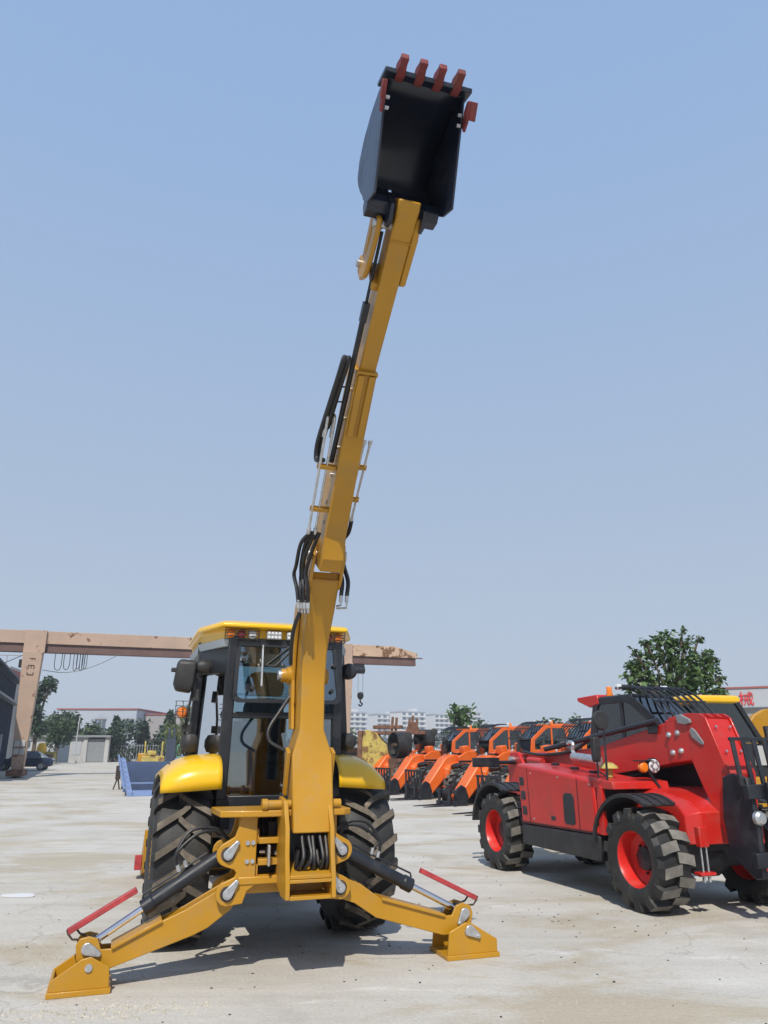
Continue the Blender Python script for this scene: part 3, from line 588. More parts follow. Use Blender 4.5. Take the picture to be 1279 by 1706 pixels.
for i in range(5):
    x = -0.04 + i*0.046 + 0.008*math.sin(i*2.3)
    mb = MB(); mb.tube(smooth_path([(x*0.8+0.03, -1.42, 1.14), (x, -1.52, 1.0), (x+0.01*(i % 2), -1.60, 0.86), (x-0.03*(i < 2), -1.585, 0.785), (x-0.04*(i < 2), -1.52, 0.78), (x, -1.42, 0.90)], 6), 0.0165, 8); mb.build('hydraulic_hose', 'rubber_hose', kp)
# --- boom
boom = None
secs = [(-1.56, 1.02, -1.28, 1.06, 0.165), (-1.435, 1.60, -1.10, 1.62, 0.166), (-1.39, 1.80, -1.02, 1.81, 0.102), (-1.39, 2.15, -0.93, 2.26, 0.100), (-1.425, 2.42, -1.02, 2.55, 0.104), (-1.50, 2.57, -1.10, 2.70, 0.109), (-1.61, 2.74, -1.24, 2.88, 0.117), (-1.77, 3.0, -1.44, 3.10, 0.125)]
mb = MB(); rings = []
for yf, zf, yb_, zb_, hw in secs: rings.append([(BX-hw, yf, zf), (BX+hw, yf, zf), (BX+hw*0.93, yb_, zb_), (BX-hw*0.93, yb_, zb_)])
mb.loft(rings); boom = mb.build('boom', 'yellow', bh, 0.012, smooth=20)
# flange strips down the left and right edges of the boom
for sx in (-1, 1):
    mb = MB(); R2 = []
    for yf, zf, yb_, zb_, hw in secs[2:7]:
        x = BX + sx*(hw+0.004); my, mz = yf*0.35+yb_*0.65, zf*0.35+zb_*0.65
        R2.append([(x, my, mz), (x+sx*0.03, my, mz), (x+sx*0.03, yb_, zb_), (x, yb_, zb_)])
    mb.loft(R2); mb.build('boom_flange', 'yellow', boom, 0.006, smooth=20)
    x = BX + sx*0.172
    mb = MB(); mb.prism([(-1.40, 1.62), (-1.30, 1.66), (-1.22, 1.30), (-1.28, 1.28)], 'x', x, x+sx*0.03); mb.build('boom_rib', 'yellow', boom, 0.005)
    mb = MB(); mb.lathe([(0.001, -0.05), (0.055, -0.05), (0.06, -0.03), (0.06, 0.0), (0.075, 0.0), (0.075, 0.05)], 18, 'x', (BX+sx*0.17, -1.02, 2.27)) if sx < 0 else mb.cyl((BX+0.12, -1.02, 2.27), (BX+0.20, -1.02, 2.27), 0.07, 18)
    mb.build('pin_boss', 'yellow', boom)
mb = MB(); mb.cyl((BX-0.245, -1.02, 2.27), (BX-0.215, -1.02, 2.27), 0.045, 14); mb.build('pin_cap', 'zinc', boom)
mb = MB(); mb.bar((BX-0.125, -1.772, 2.985), (BX+0.125, -1.772, 2.985), 0.014, 0.012); mb.build('weld_seam', 'yellow', boom, 0.003)
for sx in (-1, 1):
    x = BX + sx*0.126
    mb = MB(); mb.prism([(-1.73, 2.93), (-1.80, 3.0), (-1.90, 3.14), (-1.89, 3.26), (-1.79, 3.35), (-1.63, 3.38), (-1.52, 3.34), (-1.40, 3.05), (-1.42, 2.94)], 'x', x-0.013, x+0.013); mb.build('fork_plate', 'yellow', boom, 0.005)
mb = MB(); mb.cyl((BX-0.17, -1.77, 3.20), (BX+0.17, -1.77, 3.20), 0.045, 16); mb.build('elbow_pin', 'zinc', boom)
mb = MB(); mb.box(BX-0.112, BX+0.112, -1.75, -1.72, 2.97, 3.06); mb.build('fork_web', 'yellow', boom, 0.004)
mb = MB(); mb.cyl((BX, -1.0, 1.35), (BX, -0.93, 2.2), 0.06, 16); mb.build('boom_cylinder', 'black', boom)
# --- dipper with extending inner section
mb = MB(); rings = []
for yf, zf, yb_, zb_, hw in [(-1.90, 3.03, -1.60, 3.16, 0.088), (-1.985, 3.12, -1.64, 3.34, 0.092), (-2.03, 3.29, -1.72, 3.52, 0.090), (-2.48, 3.90, -2.22, 4.10, 0.082), (-2.87, 4.36, -2.62, 4.56, 0.078)]:
    rings.append([(BX-hw, yf, zf), (BX+hw, yf, zf), (BX+hw, yb_, zb_), (BX-hw, yb_, zb_)])
mb.loft(rings); dip = mb.build('dipper', 'yellow', bh, 0.010, smooth=20)
for sx in (-1, 1):   # stiffening strips under the outer section
    mb = MB(); mb.bar((BX+sx*0.04, -2.875, 4.345), (BX+sx*0.04, -2.56, 3.975), 0.045, 0.02, up=(0, 0.77, 0.64)); mb.build('wear_strip', 'yellow', dip, 0.004)
mb = MB()
for sx in (-1, 1): mb.bar((BX+sx*0.072, -2.88, 4.355), (BX+sx*0.072, -2.66, 4.545), 0.02, 0.03, up=(0, -0.77, 0.64))
mb.bar((BX-0.078, -2.885, 4.365), (BX+0.078, -2.885, 4.365), 0.03, 0.02, up=(0, -0.77, 0.64)); mb.build('collar', 'yellow', dip, 0.004)
for i, (yy, zz) in enumerate(((-2.70, 4.28), (-2.55, 4.1), (-2.38, 3.92), (-2.22, 3.74), (-2.08, 3.55), (-2.0, 3.4))):
    mb = MB(); mb.cyl((BX-0.078, yy+0.03, zz+0.03), (BX-0.100, yy+0.03, zz+0.03), 0.016, 8); mb.build('adjuster_bolt', 'zinc', dip)
mb = MB(); rings = []
for yf, zf, yb_, zb_, hw in [(-2.70, 4.24, -2.55, 4.42, 0.062), (-3.40, 4.80, -3.27, 4.97, 0.066), (-3.66, 5.01, -3.54, 5.17, 0.072), (-3.79, 5.115, -3.67, 5.22, 0.075), (-3.82, 5.16, -3.72, 5.235, 0.075)]:
    rings.append([(BX-hw, yf, zf), (BX+hw, yf, zf), (BX+hw, yb_, zb_), (BX-hw, yb_, zb_)])
mb.loft(rings); ext = mb.build('dipper_extension', 'yellow', bh, 0.010, smooth=20)
mb = MB(); mb.prism([(-3.31, 4.85), (-3.40, 4.80), (-3.66, 4.985), (-3.73, 5.10), (-3.68, 5.16), (-3.58, 5.14)], 'x', BX+0.070, BX+0.112); mb.build('link_lug', 'yellow', ext, 0.012)
mb = MB(); mb.bar((BX-0.070, -3.625, 4.978), (BX+0.070, -3.625, 4.978), 0.012, 0.012); mb.build('weld_seam', 'yellow', ext, 0.003)
# black slide rail / extension cylinder on the back-left of the dipper
mb = MB(); mb.cyl((BX-0.112, -2.28, 3.85), (BX-0.112, -3.20, 4.72), 0.02, 10); mb.bar((BX-0.112, -3.12, 4.64), (BX-0.112, -3.22, 4.735), 0.045, 0.055); mb.build('extension_cylinder', 'black', ext)
mb = MB(); mb.cyl((BX-0.11, -3.18, 4.72), (BX-0.11, -3.56, 5.08), 0.012, 8); mb.build('bucket_cylinder_rod', 'black', ext)
# tipping lever and link on the left of the dipper tip
tl = empty('tipping_linkage', (0, 0, 0)); tl.parent = bh
for x in (BX-0.175,):
    mb = MB(); mb.prism([(-3.30, 5.03), (-3.24, 5.09), (-3.18, 5.08), (-3.16, 5.00), (-3.22, 4.90), (-3.33, 4.86), (-3.47, 4.91), (-3.62, 5.01), (-3.69, 5.08), (-3.66, 5.13), (-3.60, 5.15), (-3.50, 5.06), (-3.40, 5.01)], 'x', x, x+0.035); mb.build('tipping_lever', 'yellow', tl, 0.012)
for y_, z_, w_ in ((-3.235, 5.02, 0.2), (-3.63, 5.085, 0.19)):
    mb = MB(); mb.cyl((BX-w_, y_, z_), (BX+0.06, y_, z_), 0.027, 12); mb.build('lever_pin', 'zinc', tl)
mb = MB(); mb.bar((BX-0.13, -3.235, 5.02), (BX-0.13, -3.49, 5.26), 0.06, 0.09); mb.build('bucket_link', 'yellow', tl, 0.012)
mb = MB(); mb.bar((BX-0.06, -3.235, 5.0), (BX-0.06, -3.32, 4.80), 0.10, 0.06); mb.build('rod_eye', 'yellow', tl, 0.015)
# --- bucket
bkt = empty('bucket', (0, 0, 0)); bkt.parent = bh
xl, xr = BX-0.262, BX+0.232
prof = [(-4.135, 5.745), (-3.98, 5.775), (-3.80, 5.75), (-3.64, 5.69), (-3.53, 5.60), (-3.495, 5.50), (-3.506, 5.455), (-3.522, 5.415), (-3.575, 5.33), (-3.64, 5.255), (-3.67, 5.20)]
xs = [xl, xl+0.06, xl+0.085, xl+0.20, xl+0.225, BX+0.1, xr]
mb = MB(); vs = []; fs = []; nx = len(xs)
for y, z in prof:
    for x in xs: vs.append((x, y, z))
for i in range(len(prof)-1):
    for j in range(nx-1):
        if i == 6 and j in (1, 3): continue
        fs.append((i*nx+j, i*nx+j+1, (i+1)*nx+j+1, (i+1)*nx+j))
mb.add(vs, fs); sh = mb.build('shell', 'bucket', bkt, smooth=40)
s_ = sh.modifiers.new('solid', 'SOLIDIFY'); s_.thickness = 0.014; s_.offset = 0
for x0, x1 in ((xl-0.014, xl), (xr, xr+0.014)):
    mb = MB(); mb.prism(prof + [(-3.78, 5.12), (-3.94, 5.07)], 'x', x0, x1); mb.build('side_plate', 'bucket', bkt, 0.003)
mb = MB(); mb.prism([(-4.20, 5.755), (-4.02, 5.792), (-4.02, 5.765), (-4.195, 5.725)], 'x', xl-0.035, xr+0.035); mb.build('cutting_edge', 'bucket', bkt, 0.004)
mb = MB(); mb.prism([(-3.72, 5.235), (-3.66, 5.26), (-3.60, 5.20), (-3.62, 5.12), (-3.70, 5.12), (-3.74, 5.17)], 'x', xl+0.002, xr-0.002); mb.build('torque_tube', 'bucket', bkt, 0.008)
for x in (BX-0.125, BX+0.098):
    mb = MB(); mb.prism([(-3.80, 5.12), (-3.74, 5.22), (-3.62, 5.31), (-3.50, 5.38), (-3.43, 5.33), (-3.42, 5.22), (-3.50, 5.13), (-3.60, 5.11), (-3.68, 5.03), (-3.76, 5.03)], 'x', x, x+0.026); mb.build('hinge_ear', 'bucket', bkt, 0.004)
mb = MB(); mb.cyl((BX-0.14, -3.70, 5.155), (BX+0.14, -3.70, 5.155), 0.034, 14); mb.build('hinge_pin', 'bucket', bkt)
for k in range(4):
    x = xl + 0.065 + k*(xr-xl-0.13)/3
    mb = MB()
    mb.loft([[(x-0.026, -4.13, 5.725), (x+0.026, -4.13, 5.725), (x+0.026, -4.13, 5.79), (x-0.026, -4.13, 5.79)],
             [(x-0.028, -4.19, 5.722), (x+0.028, -4.19, 5.722), (x+0.028, -4.19, 5.805), (x-0.028, -4.19, 5.805)],
             [(x-0.021, -4.245, 5.74), (x+0.021, -4.245, 5.74), (x+0.021, -4.24, 5.805), (x-0.021, -4.24, 5.805)],
             [(x-0.025, -4.28, 5.76), (x+0.025, -4.28, 5.76), (x+0.025, -4.275, 5.80), (x-0.025, -4.275, 5.80)]])
    mb.build('tooth', 'tooth_red', bkt, 0.006)
for sx, x in ((-1, xl-0.016), (1, xr+0.016)):
    mb = MB(); mb.prism([(-4.16, 5.69), (-4.195, 5.665), (-4.14, 5.555), (-4.085, 5.525), (-4.065, 5.58), (-4.105, 5.66)], 'x', x, x+sx*0.018)
    mb.prism([(-4.16, 5.69), (-4.195, 5.665), (-4.145, 5.565), (-4.115, 5.60)], 'x', x+sx*0.018, x+sx*(0.03 if sx < 0 else 0.06))
    sc_ = mb.build('side_cutter', 'tooth_red', bkt, 0.004)
    for yy, zz in ((-4.10, 5.63), (-4.08, 5.57)):
        mb = MB(); mb.cyl((x-sx*0.038, yy, zz), (x-sx*0.014, yy, zz), 0.012, 6); mb.build('cutter_bolt', 'zinc', sc_)
# --- pipes and hoses along the dipper
hy = empty('hydraulic_lines', (0, 0, 0)); hy.parent = bh
for dx in (0.0, -0.055):
    x = BX-0.16+dx
    mb = MB(); mb.tube(smooth_path([(x, -2.02, 3.36), (x, -2.26, 3.68), (x, -2.53, 4.05), (x, -2.56, 4.12), (x, -2.52, 4.13), (x, -2.42, 4.0)], 5), 0.011, 8); mb.build('steel_pipe', 'zinc', hy)
    mb = MB(); mb.cyl((x, -2.02, 3.36), (x, -1.99, 3.32), 0.018, 8); mb.build('pipe_fitting', 'zinc', hy)
for dx in (0.0, 0.05):
    x = BX+0.165+dx
    mb = MB(); mb.tube([(x, -1.72+dx*0.4, 3.56), (x, -2.22, 4.05)], 0.011, 8); mb.cyl((x, -2.22, 4.05), (x, -2.245, 4.078), 0.019, 8); mb.cyl((x, -1.72+dx*0.4, 3.56), (x, -1.69+dx*0.4, 3.52), 0.018, 8); mb.build('steel_pipe', 'zinc', hy)
for xa, xb, y, z in ((BX-0.235, BX-0.08, -2.12, 3.50), (BX-0.235, BX-0.08, -2.33, 3.79), (BX+0.08, BX+0.235, -1.84, 3.68), (BX+0.08, BX+0.235, -2.06, 3.90)):
    mb = MB(); mb.bar((xa, y, z), (xb, y, z), 0.012, 0.045, up=(0, -0.6, 0.78)); mb.bar((xa+0.02, y-0.02, z-0.015), (xb-0.01, y-0.02, z-0.015), 0.012, 0.03, up=(0, -0.6, 0.78)); mb.build('pipe_clamp', 'yellow', hy)
# black hose bundle standing off the upper left of the dipper
for i, dx in enumerate((0.0, -0.03)):
    x = BX-0.195+dx
    mb = MB(); mb.tube(smooth_path([(x, -2.36, 3.83), (x-0.01, -2.29, 3.86), (x-0.012, -2.34, 3.98), (x, -2.60, 4.15), (x+0.02, -2.93, 4.36), (x+0.03, -2.96, 4.41), (x+0.035, -2.90, 4.42), (x+0.02, -2.62, 4.22), (x, -2.46, 4.06)], 5), 0.021, 8); mb.build('hydraulic_hose', 'rubber_hose', hy)
for y, z in ((-2.78, 4.27), (-2.68, 4.19)):
    mb = MB(); mb.tube([(BX-0.23, y, z), (BX-0.10, y+0.02, z+0.02)], 0.006, 6); mb.build('hose_bracket', 'black', hy)
# hoses round the elbow
for i, (x, k) in enumerate(((BX-0.125, -0.05), (BX-0.15, 0.02), (BX-0.17, 0.08), (BX-0.195, 0.11))):
    mb = MB(); mb.tube(smooth_path([(x, -2.0, 3.33), (x-0.02-0.01*i, -1.92+k*0.6, 3.26), (x-0.035-0.012*(i % 2), -1.80+k*1.2, 3.17-0.02*i), (x-0.045+0.015*(i % 3), -1.68+k, 3.04), (x-0.025, -1.71+k*0.6+0.02*(i % 2), 2.92), (x-0.01, -1.68+k*0.3, 2.80)], 6), 0.0165, 8); mb.build('hydraulic_hose', 'rubber_hose', hy)
    mb = MB(); mb.cyl((x-0.01, -1.68+k*0.3, 2.82), (x-0.005, -1.675+k*0.3, 2.75), 0.017, 8); mb.tube([(x-0.005, -1.675+k*0.3, 2.75), (x, -1.67+k*0.3, 2.72), (BX-0.13, -1.60, 2.72)], 0.011, 6); mb.build('hose_fitting', 'zinc', hy)
mb = MB(); mb.tube(smooth_path([(BX-0.19, -1.65, 2.72), (BX-0.22, -1.60, 2.60), (BX-0.22, -1.50, 2.45), (BX-0.20, -1.40, 2.30)], 6), 0.017, 8); mb.build('hydraulic_hose', 'rubber_hose', hy)
for i, k in enumerate((0.0, 0.05)):
    x = BX+0.165+k
    mb = MB(); mb.tube(smooth_path([(x, -1.69, 3.52), (x, -1.60, 3.44), (x-0.03, -1.50, 3.36), (x-0.03, -1.58, 3.16), (x-0.01, -1.68, 3.0), (x-0.02, -1.70, 2.87)], 6), 0.019, 8); mb.build('hydraulic_hose', 'rubber_hose', hy)
    mb = MB(); mb.cyl((x-0.02, -1.70, 2.89), (x-0.02, -1.70, 2.82), 0.016, 8); mb.tube([(x-0.02, -1.70, 2.82), (x-0.02, -1.70, 2.79-k*0.4), (BX+0.13, -1.62, 2.79-k*0.4)], 0.009, 6); mb.build('hose_fitting', 'zinc', hy)
mb = MB(); mb.tube(smooth_path([(BX-0.12, -1.05, 2.05), (BX-0.22, -1.08, 1.90), (BX-0.31, -1.12, 1.76), (BX-0.30, -1.15, 1.66), (BX-0.20, -1.2, 1.60), (BX-0.15, -1.25, 1.58)], 6), 0.016, 8); mb.build('hydraulic_hose', 'rubber_hose', hy)
# --- stabiliser legs
def stabiliser(sx):
    leg = empty('stabiliser_leg', (0, 0, 0)); leg.parent = bh
    if sx < 0:
        arm = [(-0.545, 0.665), (-0.60, 0.62), (-0.856, 0.488), (-1.026, 0.42), (-1.37, 0.262), (-1.44, 0.262), (-1.47, 0.335), (-1.53, 0.352), (-1.59, 0.34), (-1.615, 0.30), (-1.60, 0.20), (-1.52, 0.15), (-1.36, 0.138), (-0.798, 0.308), (-0.69, 0.352), (-0.52, 0.47), (-0.49, 0.52), (-0.485, 0.61)]
        fp, cp, ap = (-1.51, 0.17), (-1.533, 0.275), (-0.576, 0.865)
        foot = [(-1.76, 0.035), (-1.76, 0.10), (-1.56, 0.225), (-1.50, 0.235), (-1.37, 0.165), (-1.36, 0.035)]
    else:
        arm = [(0.31, 0.665), (0.40, 0.64), (0.522, 0.595), (0.704, 0.47), (1.26, 0.312), (1.33, 0.315), (1.37, 0.385), (1.43, 0.402), (1.50, 0.38), (1.52, 0.32), (1.50, 0.22), (1.40, 0.17), (1.24, 0.172), (0.653, 0.340), (0.473, 0.455), (0.34, 0.50), (0.27, 0.54), (0.27, 0.62)]
        fp, cp, ap = (1.43, 0.20), (1.44, 0.325), (0.34, 0.865)
        foot = [(1.70, 0.035), (1.70, 0.13), (1.48, 0.255), (1.42, 0.268), (1.27, 0.205), (1.25, 0.035)]
    mb = MB(); mb.prism(arm, 'y', -1.26, -1.235); mb.prism(arm, 'y', -1.095, -1.07)
    pts = arm[2:5] if sx < 0 else arm[3:5]
    # top and bottom webs joining the two arm plates
    lo = arm[12:15]
    for a, b in zip(lo[:-1], lo[1:]): mb.add([(a[0], -1.234, a[1]+0.004), (b[0], -1.234, b[1]+0.004), (b[0], -1.096, b[1]+0.004), (a[0], -1.096, a[1]+0.004), (a[0], -1.234, a[1]+0.03), (b[0], -1.234, b[1]+0.03), (b[0], -1.096, b[1]+0.03), (a[0], -1.096, a[1]+0.03)], [(0,1,2,3),(7,6,5,4),(0,4,5,1),(1,5,6,2),(2,6,7,3),(3,7,4,0)])
    a = mb.build('leg_arm', 'yellow', leg, 0.005)
    p0, p1 = arm[3], arm[4]
    mb = MB(); up = Vector((-(p1[1]-p0[1]), 0, p1[0]-p0[0])).normalized(); up = up if up.z > 0 else -up
    mb.bar((p0[0], -1.165, p0[1]+0.006), (p1[0], -1.165, p1[1]+0.006), 0.235, 0.022, up=up); mb.build('top_flange', 'yellow', a, 0.004)
    # foot
    mb = MB(); mb.prism(foot, 'y', -1.335, -1.315); mb.prism(foot, 'y', -1.005, -0.985)
    x0, x1 = min(p[0] for p in foot), max(p[0] for p in foot)
    xo = x0 if sx < 0 else x1
    mb.box(x0-0.012, x1+0.012, -1.352, -0.968, 0.0, 0.036)
    mb.box(xo-(0.0 if sx < 0 else 0.02), xo+(0.02 if sx < 0 else 0.0), -1.315, -1.005, 0.036, 0.10 if sx < 0 else 0.13)
    ft = mb.build('foot', 'yellow', leg, 0.004)
    mb = MB(); mb.cyl((fp[0], -1.348, fp[1]), (fp[0], -0.97, fp[1]), 0.026, 14); mb.build('foot_pin', 'zinc', ft)
    def keeper(c, ang, y, par, Ln=0.085):
        dx, dz = math.cos(ang), math.sin(ang); r1, r2 = 0.042, 0.02
        pl = [(c[0]+r1*math.cos(ang+R_(t)), c[1]+r1*math.sin(ang+R_(t))) for t in range(90, 271, 20)] + [(c[0]+dx*Ln+r2*math.cos(ang+R_(t)), c[1]+dz*Ln+r2*math.sin(ang+R_(t))) for t in range(-90, 91, 30)]
        mb = MB(); mb.prism(pl, 'y', y-0.022, y); k = mb.build('pin_keeper', 'zinc', par, 0.004)
        mb = MB(); mb.cyl((c[0]+dx*Ln, y-0.034, c[1]+dz*Ln), (c[0]+dx*Ln, y-0.02, c[1]+dz*Ln), 0.011, 6); mb.build('keeper_bolt', 'zinc', k)
    keeper(cp, R_(-25) if sx < 0 else R_(235), -1.262, a)
    if sx > 0: keeper((fp[0]+0.02, fp[1]+0.01), R_(-30), -1.337, ft)
    mb = MB(); mb.cyl((cp[0], -1.262, cp[1]), (cp[0], -1.07, cp[1]), 0.03, 12); mb.build('rod_pin', 'zinc', a)
    # hydraulic cylinder
    A, Bp = Vector((ap[0], -1.165, ap[1])), Vector((cp[0], -1.165, cp[1])); d = (Bp-A).normalized()
    gl = A + d*(0.70 if sx < 0 else 0.735)
    mb = MB(); mb.tube([A+d*0.02, A+d*0.05, A+d*0.055, gl-d*0.09, gl-d*0.085, gl], [0.044, 0.044, 0.051, 0.051, 0.059, 0.059], 20); mb.cyl((A.x, -1.25, A.z), (A.x, -1.08, A.z), 0.055, 14); cy = mb.build('cylinder', 'black', leg, 0.004)
    mb = MB(); mb.tube([gl-d*0.01, Bp], 0.026, 16); mb.build('piston_rod', 'chrome', cy)
    mb = MB(); mb.tube([Bp-d*0.07, Bp+d*0.0], 0.045, 14); mb.cyl((Bp.x, -1.23, Bp.z), (Bp.x, -1.10, Bp.z), 0.05, 14); mb.build('rod_eye', 'black', cy)
    nrm = Vector((-d.z, 0, d.x)); nrm = nrm if nrm.z > 0 else -nrm
    mid = A + d*0.33 + nrm*0.075
    mb = MB(); mb.tube([A+d*0.12+nrm*0.075, mid+d*0.02, gl-d*0.05+nrm*0.085, gl-d*0.03+nrm*0.06], 0.008, 6); mb.build('feed_pipe', 'black', cy)
    for k in (-0.025, 0.025):
        q = mid + d*k*1.2
        mb = MB(); mb.cyl(q, q+nrm*0.05-d*0.01, 0.016, 8); mb.build('hose_fitting', 'zinc', cy)
        e = A - d*0.02 + nrm*0.10 + Vector((0, 0.06, 0.0))
        mb = MB(); mb.tube(smooth_path([q+nrm*0.05, q+nrm*0.13-d*(0.02+k), (q+e)/2+nrm*(0.17+k)-d*0.02, e+nrm*(0.075+k*0.5), e-d*0.05-nrm*0.05], 7), 0.0135, 8); mb.build('hydraulic_hose', 'rubber_hose', cy)
    # red guard bar over the rod
    r0, r1 = ((-1.684, 0.372), (-1.224, 0.629)) if sx < 0 else ((1.60, 0.415), (1.087, 0.656))
    mb = MB(); mb.bar((r0[0], -1.165, r0[1]), (r1[0], -1.165, r1[1]), 0.062, 0.040, up=(0.3*-sx*-1, 0, 1)); gb = mb.build('guard_bar', 'red_trim', leg, 0.005)
    mb = MB()
    for t, y in ((0.0, -1.19), (0.10, -1.13)):
        q = Vector((r0[0]+(r1[0]-r0[0])*(t+0.02), y, r0[1]+(r1[1]-r0[1])*(t+0.02)))
        mb.tube([q + Vector((-0.012*-sx, 0, 0.015)), q + Vector((0.0, 0, -0.015)), q + Vector((-0.03*sx*(1 if t else 1), 0, -0.05)), Vector((cp[0]-sx*0.01, y, cp[1]+0.045))], 0.008, 6)
    mb.build('bar_bracket', 'rust_dark', gb)
stabiliser(-1); stabiliser(1)

# the arm is swung a touch off the machine's axis; the dipper assembly leans out from the elbow
SWING = Matrix.Translation((BX, -1.5, 0)) @ Matrix.Rotation(R_(-1.72), 4, 'Z') @ Matrix.Translation((-BX, 1.5, 0))
LEAN = Matrix.Translation((0, -0.06, -0.02)) @ Matrix.Translation((0, -1.98, 3.28)) @ Matrix.Rotation(R_(4.5), 4, 'X') @ Matrix.Translation((0, 1.98, -3.28))
boom.matrix_basis = SWING
for o in (dip, ext, tl, bkt, hy): o.matrix_basis = SWING @ LEAN
# ================================================================== TELEHANDLERS
def high_head(paint, bo, bp):
    # downturned head
    gn = [(-0.12, 1.54), (-0.15, 1.80), (-0.13, 1.98), (-0.20, 2.01), (-0.42, 1.985), (-0.66, 1.40), (-0.60, 0.70), (-0.55, 0.70), (-0.26, 1.24)]
    mb = MB(); mb.prism(gn, 'x', 0.862, 0.885); mb.prism(gn, 'x', 1.215, 1.238); mb.prism([(-0.16, 1.99), (-0.40, 1.965), (-0.645, 1.395), (-0.60, 1.2), (-0.20, 1.30), (-0.16, 1.5)], 'x', 0.886, 1.214)
    go = bp(mb, 'gooseneck', paint, 0.008)
    for x in (0.875, 0.985, 1.115, 1.225):
        mb = MB(); mb.prism([(0.18, 2.0), (-0.12, 2.04), (-0.33, 2.03), (-0.41, 1.99), (-0.2, 1.96), (0.18, 1.96)], 'x', x-0.012, x+0.012); bp(mb, 'head_rib', paint, 0.003, go)
    for x in (0.95, 1.15):
        for y, z in ((-0.465, 1.88), (-0.575, 1.62)):
            mb = MB(); n_ = Vector((0, -0.92, 0.39)); p = Vector((x, y, z)); mb.cyl(p, p+n_*0.016, 0.014, 6); bp(mb, 'head_bolt', 'zinc', 0, go)
    mb = MB(); mb.prism([(-0.16, 1.84), (-0.20, 1.88), (-0.25, 1.85), (-0.36, 1.72), (-0.36, 1.69), (-0.32, 1.69), (-0.19, 1.77)], 'x', 0.845, 0.863); bp(mb, 'pin_keeper', 'steel_grey', 0.006, go)
    # fork carriage (black steel) hanging from the head
    for x0, x1 in ((0.80, 0.86), (1.42, 1.48)):
        mb = MB(); mb.prism([(-0.62, 1.36), (-0.75, 1.40), (-0.95, 1.36), (-1.02, 0.95), (-1.0, 0.42), (-0.90, 0.40), (-0.60, 0.60), (-0.56, 0.95)], 'x', x0, x1); bp(mb, 'carriage_plate', 'black', 0.012, go)
    for z0, z1 in ((1.16, 1.30), (0.52, 0.66)):
        mb = MB(); mb.box(0.72, 1.70, -1.04, -0.97, z0, z1); bp(mb, 'carriage_bar', 'black', 0.01, go)
    for i in range(7):
        x = 0.77 + i*0.145
        mb = MB(); mb.bar((x, -0.92, 1.28), (x, -0.86, 1.75), 0.05, 0.025); bp(mb, 'backrest_bar', 'black', 0.004, go)
    mb = MB(); mb.box(0.73, 1.68, -0.875, -0.845, 1.73, 1.765); bp(mb, 'backrest_rail', 'black', 0.006, go)
    for x in (0.98, 1.44):
        mb = MB(); mb.box(x-0.05, x+0.05, -1.09, -1.045, 0.38, 1.32); mb.prism([(-1.045, 0.42), (-1.045, 0.375), (-2.0, 0.375), (-2.02, 0.385), (-1.2, 0.43)], 'x', x-0.05, x+0.05); bp(mb, 'fork', 'black', 0.006, go)
    mb = MB(); mb.lathe([(0.001, -0.04), (0.05, -0.035), (0.07, -0.01), (0.07, 0.03)], 16, 'y', (0.83, -1.03, 0.98)); bp(mb, 'carriage_pin', 'zinc', 0, go)

